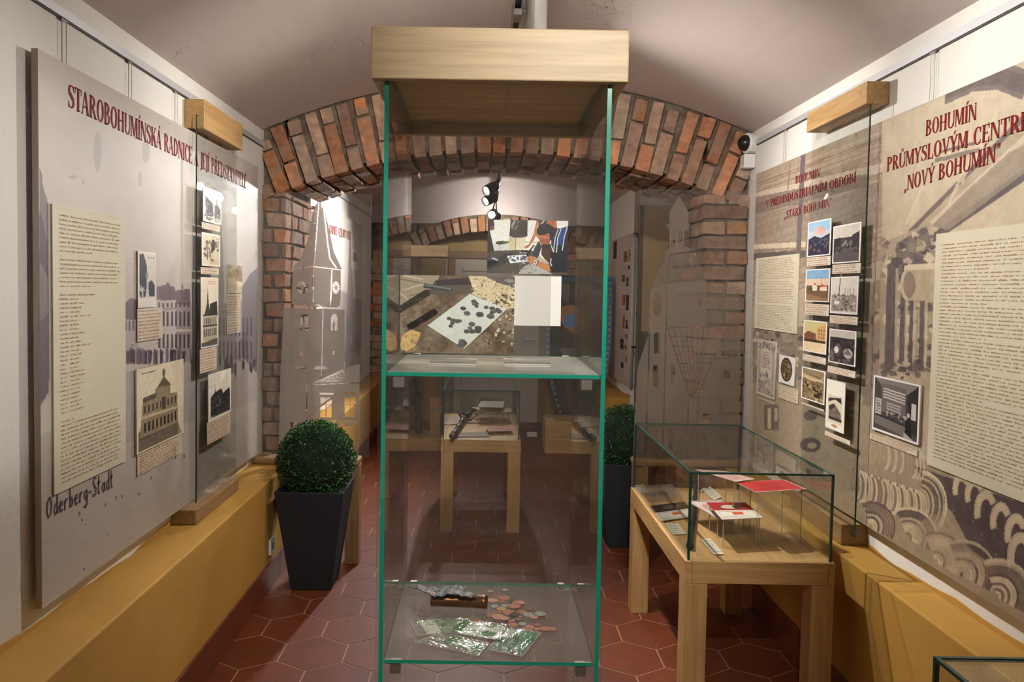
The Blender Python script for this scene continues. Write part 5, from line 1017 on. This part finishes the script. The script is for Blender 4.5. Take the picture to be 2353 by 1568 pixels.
# ================================================================== ETCHED TOWER SHEETS ON OAK STANDS
FROST = glassmat('etched_film', (.95, .95, .94), .5, (.5, .46, .42), 1.35, 'alpha', .25)
SY = 4.10
def stand(label, x0, x1, wallx, ztop, legx):
    t = thing('oak_stand', label, 'stand', ((x0+x1)/2, SY, 0))
    m = MB(); m.box((x0, SY-.055, ztop-.036), (x1, SY+.055, ztop)); m.build('top_plank', DX, t, bevel=.012, seg=3)
    m = MB(); m.box((legx-.038, SY-.04, 0), (legx+.038, SY+.04, ztop-.0365)); m.build('leg', DZ, t, bevel=.004)
    return t
ZS = .577
stand('low aged oak stand under the left etched tower sheet, behind the left topiary', XL+.004, -.655, XL, ZS, -.695)
stand('low aged oak stand under the right etched tower sheet, behind the right vitrine', .815, XR-.004, XR, .598, .86)
def tower_sheet(label, part, px0, px1, zb, zt, paint, res):
    a = atY(px0, 760, SY).x; b = atY(px1, 760, SY).x
    t = thing('etched_sheet', label, 'acrylic sheet', ((a+b)/2, SY, zb))
    m = MB(); m.box((a, SY-.003, zb), (b, SY+.003, zt), sides=[0, 0, 0, 0, 0, 0]); m.build('clear_sheet', [ACRYL, ACRYL_E], t)
    def tf(px, py):
        p = atY(px, py, SY-.0036); return ((p.x-a)/(b-a), (p.z-zt)/(zb-zt))
    cv = Canvas(res[0], res[1], (150, 138, 126), tf); cv.al[:] = 0; paint(cv)
    print_obj(part, cv, (a, SY-.0036, zt), (b-a, 0, 0), (0, 0, zb-zt), single=True, mats=FROST, parent=t); return t
FA = .88; FC = (140, 129, 119)
def tower_l(c):
    f = lambda pts, al=FA: c.poly(pts, FC, 1, al); cut = lambda pts: c.poly(pts, None, 1, 0); cl = lambda pts, w=1.6: c.line(pts, w, FC, 1, 0)
    Z = lambda x, y: (640+x/2.529, 440+y/2.529)
    f([Z(*p) for p in ((247, 30), (260, 80), (290, 200), (320, 350), (368, 455), (90, 455), (80, 448), (130, 390), (170, 280), (205, 100))])
    f([Z(*p) for p in ((85, 452), (362, 455), (358, 660), (340, 676), (260, 672), (110, 672), (75, 650))]); f([Z(*p) for p in ((30, 678), (385, 686), (380, 1030), (470, 1000), (470, 1420), (460, 1560), (0, 1560), (10, 1100))])
    c.poly([Z(*p) for p in ((250, 20), (258, 20), (262, 100), (246, 100))], FC, 1, .6)
    cl([Z(235, 60), Z(215, 330), Z(205, 440), Z(200, 665)], 1.8); cl([Z(262, 90), Z(285, 300), Z(298, 390), Z(335, 445)], 3); cl([Z(85, 450), Z(200, 438), Z(362, 457)], 2); cl([Z(310, 460), Z(302, 665)], 2.6)
    cl([Z(240, 676), Z(380, 684)], 2.6); cl([Z(80, 672), Z(230, 660), Z(258, 678)], 1.6); cl([Z(258, 690), Z(250, 1075)], 2.2)
    for cx, rx in ((138, 34), (334, 21)):
        c.ell(*Z(cx, 560), rx/2.529, 36/2.529, None, 1, 0)
        for k in range(12): a = k*math.pi/6; c.line([Z(cx+rx*.55*math.cos(a), 560+20*math.sin(a)), Z(cx+rx*.98*math.cos(a), 560+35*math.sin(a))], 1.1, FC, 1, .8)
        c.ell(*Z(cx, 560), rx*.4/2.529, 14/2.529, FC, 1, .8)
    for x0, x1 in ((127, 172), (304, 342)):
        cut([Z(x0, 740), Z(x0+8, 715), Z(x1-8, 712), Z(x1, 735), Z(x1, 810), Z(x0, 810)]); c.rect(*Z(x0+6, 770), *Z(x1-18, 812), FC, 1, FA); cl([Z(x0+8, 740), Z(x0+8, 808)], 1.2)
    cut([Z(125, 928), Z(140, 928), Z(140, 958), Z(125, 958)]); cut([Z(314, 925), Z(324, 925), Z(324, 952), Z(314, 952)]); cut([Z(95, 1017), Z(150, 1017), Z(158, 1034), Z(92, 1034)]); cut([Z(200, 1034), Z(218, 1013), Z(268, 1013), Z(284, 1034)])
    cut([Z(180, 1120), Z(380, 1032), Z(376, 1044), Z(200, 1118)])
    for k in range(6): cl([Z(215+k*22, 1112-k*1.5), Z(385, 1045+k*11)], 1.1)
    for k in range(9): cl([Z(220+k*22, 1100-k*8), Z(232+k*22, 1112-k*6)], 1.1)
    cl([Z(165, 1125), Z(470, 1112)], 1.6); cl([Z(165, 1125), Z(158, 1560)], 2)
    cut([Z(238, 1170), Z(320, 1170), Z(320, 1182), Z(238, 1182)]); cut([Z(375, 1168), Z(450, 1168), Z(450, 1178), Z(375, 1178)])
    for x0, x1 in ((243, 308), (383, 447)):
        cut([Z(x0, 1198), Z(x1, 1198), Z(x1, 1312), Z(x0, 1312)])
        c.line([Z((x0+x1)/2, 1198), Z((x0+x1)/2, 1312)], 1.2, FC, 1, FA); c.line([Z(x0, 1238), Z(x1, 1238)], 1.2, FC, 1, FA)
    for y in (1335, 1346, 1358): cl([Z(165, y), Z(330, y), Z(462, y-4)], 1.3)
    cut([Z(168, 1366), Z(462, 1362), Z(458, 1560), Z(168, 1560)]); c.poly([Z(330, 1420), Z(410, 1420), Z(410, 1560), Z(330, 1560)], FC, 1, FA)
    cut([Z(65, 1345), Z(105, 1335), Z(138, 1360), Z(130, 1400), Z(75, 1375)])
tower_sheet('clear sheet etched with a spired clock tower on the left oak stand', 'etched_tower', 603, 851, ZS+.0005, 2.0, tower_l, (230, 500))
def tower_r(c):
    A_ = .66; f = lambda pts, al=A_: c.poly(pts, FC, 1, al); cut = lambda pts: c.poly(pts, None, 1, 0); cl = lambda pts, w=1.4: c.line(pts, w, FC, 1, 0.03)
    Z = lambda x, y: (1440+x/2.45, 440+y/2.45)
    f([Z(*p) for p in ((295, 25), (330, 85), (348, 120), (345, 182), (240, 182), (244, 110))]); f([Z(*p) for p in ((220, 185), (358, 180), (352, 205), (238, 210))]); f([Z(*p) for p in ((240, 205), (350, 200), (346, 318), (246, 322))]); f([Z(*p) for p in ((230, 325), (352, 318), (362, 336), (226, 342))])
    for x in (262, 302, 336): cut([Z(x-9, 235), Z(x, 218), Z(x+9, 235), Z(x+9, 312), Z(x-9, 312)]); c.rect(*Z(x-3, 240), *Z(x+2, 305), FC, 1, A_)
    f([Z(*p) for p in ((226, 342), (362, 338), (410, 400), (430, 490), (145, 545), (200, 400))], .5)
    for k in range(14):
        y = 350+k*13.5; w0 = 218-k*5.4; w1 = 366+k*4.6; x = w0+(k % 2)*7
        while x < w1-6: c.line([Z(x, y+4-(x-w0)*.06), Z(x+9, y+4-(x-w0)*.06)], 1.4, FC, 1, .04); x += 15
    f([Z(*p) for p in ((135, 545), (225, 525), (222, 800), (125, 800))]); f([Z(*p) for p in ((228, 522), (440, 490), (455, 520), (452, 760), (228, 765))])
    f([Z(*p) for p in ((125, 800), (222, 780), (230, 765), (485, 765), (545, 825), (620, 730), (640, 800), (640, 1560), (30, 1560), (62, 990))])
    f([Z(*p) for p in ((455, 520), (640, 560), (640, 800), (545, 825), (485, 765), (452, 760))], .42)
    for pts in ([(228, 525), (220, 800), (212, 1200), (200, 1560)], [(128, 800), (120, 1100), (105, 1560)], [(455, 520), (452, 700)], [(490, 490), (492, 695)], [(230, 767), (485, 765), (545, 825), (500, 905), (400, 1160), (358, 1172), (230, 767)], [(348, 1180), (345, 1310)], [(400, 1170), (398, 1300)], [(545, 825), (620, 735)], [(470, 942), (640, 935)]): cl([Z(*p) for p in pts], 2)
    for k in range(1, 8): cl([Z(230+k*34, 766), Z(358+k*6, 1172-k*8)], 1.3); t_ = k/8; cl([Z(230+128*t_, 767+405*t_), Z(510-100*t_+15, 780+390*t_*.95)], 1.2)
    c.ell(*Z(172, 636), 25/2.45, 68/2.45, None, 1, 0)
    for k in range(12): a = k*math.pi/6; c.line([Z(172+12*math.cos(a), 636+34*math.sin(a)), Z(172+22*math.cos(a), 636+62*math.sin(a))], 1.4, FC, 1, .85)
    for (x0, y0, x1, y1, r) in ((155, 795, 187, 912, 1), (150, 982, 178, 1100, 0), (250, 978, 272, 1080, 0), (404, 605, 420, 640, 0), (548, 1005, 580, 1050, 0)):
        cut([Z(x0, y0+12*r), Z((x0+x1)/2, y0-3*r), Z(x1, y0+12*r), Z(x1, y1), Z(x0, y1)])
    for k in range(4): cl([Z(535, 900+k*9), Z(615, 895+k*9)], 1.2)
    cut([Z(430, 1255), Z(455, 1250), Z(480, 1275), Z(470, 1308), Z(428, 1308)])
tower_sheet('clear sheet etched with a domed lantern tower on the right oak stand', 'etched_tower', 1462, 1704, .5985, 2.05, tower_r, (230, 500))

# ================================================================== TOPIARY BALLS IN TAPERED POTS
POT = mat('anthracite_pot', (.022, .024, .028), .75, spec=.2, bump=.15, bscale=90); SOIL = mat('dark_soil', (.02, .014, .01), .95)
LEAF = mat('box_leaf', attr=True, rough=.38, spec=.5); TWIG = mat('leafy_core', (.006, .014, .006), .95)
def topiary(label, cx, cy, r_ball=.193, n=5200):
    t = thing('potted_topiary', label, 'potted plant', (cx, cy, 0)); hb, ht, H_ = .1, .168, .505
    m = MB(); vs = []
    for (h, z) in ((hb, 0), (ht, H_), (ht-.016, H_), (ht-.03, H_-.05)): vs += [(cx-h, cy-h, z), (cx+h, cy-h, z), (cx+h, cy+h, z), (cx-h, cy+h, z)]
    fs = [(3, 2, 1, 0)]
    for k in range(3):
        for i in range(4): fs.append((k*4+i, k*4+(i+1) % 4, (k+1)*4+(i+1) % 4, (k+1)*4+i))
    m.add(vs, fs); m.build('pot', POT, t, bevel=.005)
    m = MB(); h = ht-.027; m.box((cx-h, cy-h, H_-.06), (cx+h, cy+h, H_-.045)); m.build('soil', SOIL, t)
    zc = H_+.125; m = MB(); N = 24
    m.rev((cx, cy, zc-r_ball*.9), (0, 0, 1), [(r_ball*.9*math.sin(math.pi*k/14), r_ball*.9*(1-math.cos(math.pi*k/14))) for k in range(15)], n=N); m.build('inner_twigs', TWIG, t, smooth=True)
    m = MB()
    for i in range(n):
        z = random.uniform(-.86, 1); a = random.uniform(0, 2*math.pi); s = math.sqrt(1-z*z); d = V((s*math.cos(a), s*math.sin(a), z)); rr = r_ball*random.choice([random.uniform(.88, 1.0), random.uniform(.94, 1.03)])
        c = V((cx, cy, zc))+d*rr; ax = (d*random.uniform(.2, 1)+V((random.uniform(-1, 1), random.uniform(-1, 1), random.uniform(-.6, 1)))*.8).normalized(); sd = ax.cross(V((random.uniform(-1, 1), random.uniform(-1, 1), random.uniform(-1, 1)))).normalized(); nn = ax.cross(sd)
        l = random.uniform(.008, .0125); w = l*.42; k = random.uniform(.5, 1.35)
        col = lin((34*k, 84*k, 36*k)) if random.random() < .8 else lin((60*k, 116*k, 52*k))
        m.add([c-ax*l*.2, c+ax*l*.35+sd*w+nn*w*.25, c+ax*l, c+ax*l*.35-sd*w+nn*w*.25], [(0, 1, 2), (0, 2, 3)], col=col)
    tag(m.build('foliage', LEAF, t), kind=None); return t
topiary('clipped round topiary in a dark tapered pot by the left ledge', -.832, 3.80)
topiary('clipped round topiary in a dark tapered pot at the right arch jamb', .845, 4.50, n=4200)

# ================================================================== SECURITY CAMERA, SOCKET
c = atX(1712, 330, XR-.05); t = thing('security_camera', 'white dome security camera with black dome high in the right corner', 'camera', (XR, c.y, c.z-.1))
m = MB(); m.rev((XR-.001, c.y, c.z), (-1, -.22, 0), [(0, 0), (.052, 0), (.056, .008), (.056, .045), (.05, .052), (0, .052)], n=28); m.build('camera_body', WHITEP, t, smooth=False, bevel=.002)
m = MB(); m.rev((XR-.048, c.y-.011, c.z), (-1, -.22, 0), [(.044, 0), (.043, .012), (.036, .028), (.022, .040), (0, .046)], n=24); m.build('camera_dome', BLACKP, t, smooth=True)
m = MB(); m.box((XR-.062, c.y-.03, c.z-.135), (XR-.001, c.y+.035, c.z-.06)); m.build('junction_box', WHITEP, t, bevel=.004)
a = atX(622, 1254, LX); t = thing('wall_socket', 'white wall socket on the ochre ledge side behind the left pot', 'socket', (LX, a.y, a.z-.04))
m = MB(); m.box((LX+.0003, a.y-.04, a.z-.04), (LX+.012, a.y+.04, a.z+.04)); o = m.build('socket_plate', WHITEP, t, bevel=.004)
m = MB(); m.cyl((LX+.0122, a.y, a.z), (LX+.0135, a.y, a.z), .02); m.build('socket_recess', mat('socket_grey', (.3, .29, .27), .5), t)

# ================================================================== TRACK LIGHTS
TX = .10
def track(label, x, ya, yb, z):
    t = thing('light_track', label, 'light track', (x, (ya+yb)/2, z))
    m = MB()
    for d in (-.021, .011): m.box((x+d, ya, z), (x+d+.010, yb, z+.032))
    m.box((x-.021, ya, z+.028), (x+.021, yb, z+.034)); m.build('track_rail', ALU, t)
    m = MB(); m.box((x-.0103, ya, z+.012), (x+.0103, yb, z+.0278)); m.build('track_channel', mat('track_dark', (.08, .10, .14), .4), t)
    for i in range(3):
        y = ya+(yb-ya)*(.1+.4*i); m = MB(); m.cyl((x, y, z+.034), (x, y, vz(x)+.004), .004, n=8); m.build('hanger', STEEL, t)
    return t
track('pale metal light track hung along the vault of near room', TX, -1.2, 4.0, 2.475); track('light track hung along the vault of far room', TX, 5.2, 8.0, 2.40)
HEAD = mat('lamp_housing_grey', (.46, .44, .41), .45, .4); HEADB = mat('lamp_housing_black', (.02, .02, .022), .4)
def spot(label, pos, target, x_side=1, zt=2.475, body=HEAD, power=60, ang=75, blend=1., col=(1, .95, .89), rad=.022, ln=.115, r=.033):
    pos = V(pos); d = (V(target)-pos).normalized()
    t = thing('spot_lamp', label, 'spotlight', pos)
    back = pos-d*ln*.5; m = MB()
    m.rev(back, d, [(0, 0), (r*.9, .0), (r, .006), (r, ln*.94), (r*.97, ln), (r*.86, ln), (r*.8, ln-.016), (0, ln-.017)], n=24); o = m.build('lamp_body', body, t, smooth=False)
    a = d.orthogonal().normalized(); b = d.cross(a); m = MB()
    for k in range(3):
        for s_ in range(5):
            an = math.pi*(.36+.04*s_); 
            p0 = back+d*(ln*(.55+.09*k))+(a*math.cos(an)+b*math.sin(an))*(r+.0004); p1 = back+d*(ln*(.55+.09*k))+(a*math.cos(an+.12)+b*math.sin(an+.12))*(r+.0004)
            m.cyl(p0, p1, .0014, n=5)
    m.build('vent_slots', HEADB, o)
    m = MB(); e = back+d*(ln-.0155); m.cyl(e, e+d*.002, r*.78, n=20); m.build('lamp_glass', LAMP, t)
    m = MB(); tx = TX; top = V((tx, pos.y, zt)); m.cyl(pos+V((0, 0, r*.8)) if abs(d.z) < .8 else pos+V((-x_side*r*.8, 0, .02)), top, .006, n=8); m.box((tx-.014, pos.y-.04, zt-.022), (tx+.014, pos.y+.04, zt-.001)); m.build('bracket', body, t)
    l = bpy.data.lights.new('spot_light', 'SPOT'); l.energy = power; l.spot_size = math.radians(ang); l.spot_blend = blend; l.color = col; l.shadow_soft_size = rad
    lo = bpy.data.objects.new('spot_light', l); COL.objects.link(lo); lo.parent = t; lo.location = d*(ln*.5+.012); lo.rotation_euler = d.to_track_quat('-Z', 'Y').to_euler(); return t
G1 = 'grey spot lamps on the near track'
spot('grey spot lamp hanging just above the oak top box', (.166, 2.72, 2.462), (.195, 3.12, 1.6), power=60, ang=90, ln=.185, r=.038)
spot('added unseen spot lamp, aimed down at the right table vitrine', (TX+.03, 3.2, 2.39), (1.02, 2.95, .58), power=180, ang=58)  # extra lamp added to brighten the table interior, hidden behind the top box
spot('grey spot lamp out of view, aimed at the far half of left board', (TX, 3.45, 2.39), (-1.2, 2.7, 1.3), power=82, ang=112)
spot('grey spot lamp out of view, aimed at the near half of left board', (TX, 1.95, 2.39), (-1.2, 1.4, 1.2), power=50, ang=100)
spot('grey spot lamp out of view, aimed at the far right board', (TX, 3.62, 2.39), (1.42, 2.9, 1.65), power=90, ang=120)
spot('grey spot lamp out of view, aimed at the near right board', (TX, 2.05, 2.39), (1.42, 1.65, 1.92), power=78, ang=104, blend=.75)
spot('added unseen spot lamp, aimed at the left half of brick arch', (TX-.03, 1.66, 2.39), (-.75, 4.2, 2.0), power=150, ang=75)  # unseen lamp added to lift the left brickwork and the ceiling above it
spot('added unseen spot lamp, aimed at the right half of brick arch', (TX+.03, 1.80, 2.39), (1.05, 4.2, 1.95), power=150, ang=75)  # second added lamp, brightens the right brickwork from out of sight
spot('grey spot lamp out of view, aimed at the glass shelves', (TX, .05, 2.39), (.03, 1.8, 1.0), power=185, ang=46, blend=.7)
spot('added unseen spot lamp, aimed at the front of oak top box', (.35, .35, 2.39), (.30, 1.6, 2.0), power=100, ang=60, col=(1, .97, .93))  # separate lamp added only to light the box front, never in view
spot('black spot lamp aimed at the back of tall showcase', (TX, 3.85, 2.36), (.02, 2.0, 1.25), power=300, ang=44, body=HEADB)
for k, (px, py, Y, tg, nm) in enumerate(((1127, 434, 6.3, (-1.25, 5.1, 1.5), 'nearest'), (1125, 458, 6.75, (-1.3, 5.6, 1.4), 'second'), (1132, 492, 7.4, (-.2, 6.2, 1.9), 'third'), (1141, 498, 7.7, (.1, 8.25, 2.3), 'farthest'))):
    p = atY(px, py, Y); spot(nm+' black spot lamp on the far room track', p, tg, zt=2.40, body=HEADB, power=(250, 220, 50, 28)[k], ang=(112, 112, 110, 160)[k], r=.045, col=(1, .97, .96))
# ================================================================== FAR ROOM
showcase('narrow tall showcase with oak top at the far left, holding a musket', -.735, -.36, 6.98, 7.36, .12, 1.80, (-.75, -.345, 6.965, 7.375, 1.79, 1.895), .12, EDGE_D)
t = thing('musket', 'dark long musket standing upright in the far left showcase', 'musket', (-.58, 7.2, .121))
P = [V((-.60, 7.18, .13)), V((-.605, 7.18, .30)), V((-.625, 7.2, .48)), V((-.64, 7.22, .62)), V((-.66, 7.26, 1.30))]
m = MB()
for (a, r), (b, q) in zip(list(zip(P, (.035, .032, .02, .022, .012)))[:-1], list(zip(P, (.035, .032, .02, .022, .012)))[1:]): m.cyl(a, b, r, q, n=10)
m.build('stock', GW, t, smooth=True); m = MB(); m.cyl(P[3]+V((.012, -.02, -.05)), V((-.675, 7.25, 1.62)), .011, .009, n=10); m.build('barrel', GUN, t, smooth=True)
m = MB(); m.tube([V((-.66, 7.17, .60)), V((-.70, 7.16, .585)), V((-.705, 7.16, .63))], .009); m.tube([V((-.60, 7.15, .52)), V((-.575, 7.15, .49)), V((-.59, 7.15, .44))], .005); m.build('flintlock', GUN, t)
cv = Canvas(30, 16, (190, 176, 150)); cv.dashes(.1, .1, .9, .9, 3, (110, 90, 70))
p = atY(996, 962, 7.05); tag(print_obj('caption_card', cv, (p.x, 7.05, p.z+.11), (.16, 0, 0), (0, .02, -.055)), 'cream caption card leaning beside the musket in far left showcase', 'caption')
m = MB(); m.box((-.49, 7.09, .121), (-.36+.005-.04, 7.2, .475+p.z-p.z)); tag(m.build('card_block', OZ, bevel=.003), 'small wooden block carrying the caption card in the far left showcase', 'block')
# painted heater shield leaning in the right corner
BLUEP = mat('blue_rim_paint', (.03, .10, .22), .5); DKP = mat('dark_shield_paint', (.06, .045, .035), .5, noise=.4, nscale=9); GRP = mat('grey_shield_paint', (.16, .135, .11), .5, noise=.3, nscale=12); ORP = mat('orange_ring_paint', (.40, .17, .05), .5, noise=.2); BLP = mat('blue_disc_paint', (.08, .24, .5), .5); YEL = mat('yellow_stud', (.55, .40, .08), .4)
t = thing('painted_shield', 'tall blue-rimmed painted shield with orange roundel leaning at the far right', 'shield', (.98, 7.5, 0))
def sh_pt(u, s):       # u 0 top..1 tip, s -1..1
    w = .33*(1 if u < .35 else math.cos((u-.35)/.65*math.pi/2)**.75); x = .945+s*w-.03*u; y = 7.45+.16*(1-u)+.05*s*s*-1; return V((x, y, 1.62*(1-u)+.02))
n = 22; m = MB(); vs = []; fs = []
for i in range(n+1):
    for s in (-1, -.5, 0, .5, 1): vs.append(sh_pt(i/n, s))
for i in range(n+1):
    for s in (-1, -.5, 0, .5, 1): vs.append(sh_pt(i/n, s)+V((0, .03, 0)))
o5 = (n+1)*5
for i in range(n):
    for j in range(4): k = i*5+j; fs += [(k, k+5, k+6, k+1), (o5+k, o5+k+1, o5+k+6, o5+k+5)]
    k = i*5; fs += [(k, o5+k, o5+k+5, k+5), (k+4, k+9, o5+k+9, o5+k+4)]
m.add(vs, fs); m.build('shield_rim', BLUEP, t)
m = MB(); vs = []; fs = []
for i in range(n+1):
    for s in (-.84, -.42, 0, .42, .84): vs.append(sh_pt(.03+i/n*.9, s)+V((0, -.004, 0)))
for i in range(n):
    for j in range(4): k = i*5+j; fs.append((k, k+5, k+6, k+1))
m.add(vs, fs); m.build('shield_face', DKP, t)
m = MB(); c = sh_pt(.27, -.25); 
m.cyl(c+V((0, -.008, 0)), c+V((0, -.016, 0)), .155, n=28); m.build('orange_roundel', ORP, t); m = MB(); m.cyl(c+V((0, -.0165, 0)), c+V((0, -.02, 0)), .07, n=24); m.build('blue_disc', BLP, t)
for (u, s, w, h) in ((.12, -.5, .07, .12), (.12, .1, .07, .12), (.14, .55, .06, .1), (.5, -.3, .08, .1), (.5, .35, .08, .12)):
    c = sh_pt(u, s)+V((0, -.006, 0)); m = MB(); m.add([c+V((-w, 0, h)), c+V((-w, 0, -h*.3)), c+V((0, 0, -h)), c+V((w, 0, -h*.3)), c+V((w, 0, h))], [(0, 1, 2, 3, 4)]); m.build('painted_escutcheon', GRP, t)
m = MB()
for i in range(1, 26):
    for s in (-.92, .92): c = sh_pt(i/28, s); m.rev(c+V((0, .0, 0)), (0, -1, 0), [(.013, 0), (.011, .006), (0, .009)], n=8)
m.build('rim_studs', YEL, t)['kind'] = 'stuff'
m = MB(); m.box((.58, 6.95, 0), (.92, 7.3, .30)); tag(m.build('plinth', OX, bevel=.004), 'low wooden plinth on the floor in front of the painted shield', 'plinth')
cv = Canvas(20, 14, (206, 198, 184)); cv.dashes(.1, .1, .9, .9, 3, (120, 110, 100)); tag(print_obj('caption_card', cv, (.60, 7.12, .3035), (.07, 0, 0), (0, -.1, 0)), 'white caption card lying on the low plinth', 'caption')
cv = Canvas(20, 14, (200, 192, 184)); tag(print_obj('caption_card', cv, (.46, 7.75, .045), (.10, 0, 0), (0, -.03, -.045)), 'small white card standing on the floor near the far door', 'caption')
# boards of the far room
t = thing('exhibition_board', 'pale far board with red heading on left wall of the second room', 'exhibition board', (-1.2, 6.4, .62))
cv = Canvas(150, 120, (196, 186, 178)); cv.noise(5, 8); cv.poly([(0, .55), (.3, .5), (.5, .42), (1, .5), (1, .8), (0, .9)], (130, 118, 118), .7); cv.poly([(.68, .2), (.7, .05), (.73, .2), (.8, .5), (.82, .9), (.62, .9)], (124, 112, 112), .8); cv.spots(40, 0, .6, 1, .85, .03, [(70, 60, 66), (160, 150, 146), (100, 90, 92)])
print_obj('mural_print', cv, (XL+.03, 5.15, 2.1), (0, 2.35, 0), (0, 0, -1.48), .018, parent=t)
m = MB(); lettering(m, 'RADNICE A JEJÍ OBYVATELÉ', atX(757, 536, XL+.031), atX(806, 552, XL+.031), .07, (0, 0, 1), (.001, 0, 0)); m.build('title_lettering', INK_R, t)
cv = Canvas(20, 40, (206, 208, 216)); cv.rect(.2, .15, .8, .6, (150, 120, 90)); a = atX(808, 572, XL+.031); b = atX(822, 620, XL+.031); tag(print_obj('photo_print', cv, a, (0, b.y-a.y, 0), (0, 0, b.z-a.z), .002), 'small bluish print right of the red heading in the second room', 'photo')
t = thing('exhibition_board', 'far board covered with small photos on right wall of the second room', 'exhibition board', (1.31, 7.3, .62))
cv = Canvas(60, 80, (196, 182, 172)); cv.noise(6, 8); print_obj('mural_print', cv, (1.302, 7.85, 2.02), (0, -1.10, 0), (0, 0, -1.38), .0275, parent=t)
PR = []
for k, (x0, y0, x1, y1, c) in enumerate(((1410, 555, 1417, 600, (50, 46, 46)), (1433, 578, 1441, 605, (110, 96, 90)), (1442, 572, 1450, 606, (170, 150, 90)), (1443, 610, 1448, 620, (40, 36, 36)), (1429, 632, 1436, 650, (70, 64, 62)), (1438, 636, 1445, 662, (90, 82, 80)), (1429, 676, 1437, 706, (190, 110, 104)), (1438, 676, 1445, 720, (80, 72, 70)), (1431, 722, 1436, 760, (170, 110, 90)), (1437, 734, 1443, 760, (70, 64, 60)), (1425, 776, 1433, 808, (40, 38, 38)), (1436, 766, 1442, 785, (120, 110, 104)), (1435, 792, 1440, 806, (90, 84, 80)), (1426, 830, 1433, 850, (36, 34, 34)), (1436, 816, 1442, 836, (140, 120, 110)), (1427, 855, 1437, 875, (180, 166, 154)))):
    X = 1.301; a = atX(x0, y0, X); b = atX(x1, y1, X); cv = Canvas(10, 14, (206, 196, 186)); cv.rect(.1, .08, .9, .85, c); cv.spots(4, .1, .1, .9, .8, .15, [(30, 28, 28), (200, 190, 180)], .6)
    tag(print_obj('photo_print', cv, a, (0, b.y-a.y, 0), (0, 0, b.z-a.z), .002), 'tiny old photo among many on the far right board of the second room', 'photo', 'tiny photos on the far right board')
# black lock box and lever on the tan door leaf
m = MB(); m.box((1.345, 6.585, .82), (1.51, 6.6145, 1.155)); m.build('lock_box', BLACKP, d2, bevel=.012)
m = MB(); m.cyl((1.352, 6.60, 1.02), (1.285, 6.575, 1.02), .009, n=10); m.cyl((1.285, 6.575, 1.02), (1.285, 6.575, 1.03), .01, n=10); m.build('door_handle', BLACKP, d2)

# ================================================================== RENDER LOOK
wd = bpy.data.worlds.new('room_air'); SC.world = wd; wd.use_nodes = True; wd.node_tree.nodes['Background'].inputs[0].default_value = (.9, .85, .8, 1); wd.node_tree.nodes['Background'].inputs[1].default_value = .03
vs_ = SC.view_settings; vs_.view_transform = 'Standard'; vs_.look = 'None'; vs_.gamma = 1; vs_.use_curve_mapping = False; vs_.exposure = -.28
cy = SC.cycles; cy.max_bounces = 6; cy.diffuse_bounces = 3; cy.glossy_bounces = 2; cy.transparent_max_bounces = 28; cy.use_adaptive_sampling = True; cy.adaptive_threshold = .15; cy.adaptive_min_samples = 12; cy.caustics_reflective = False; cy.caustics_refractive = False; cy.sample_clamp_indirect = 4
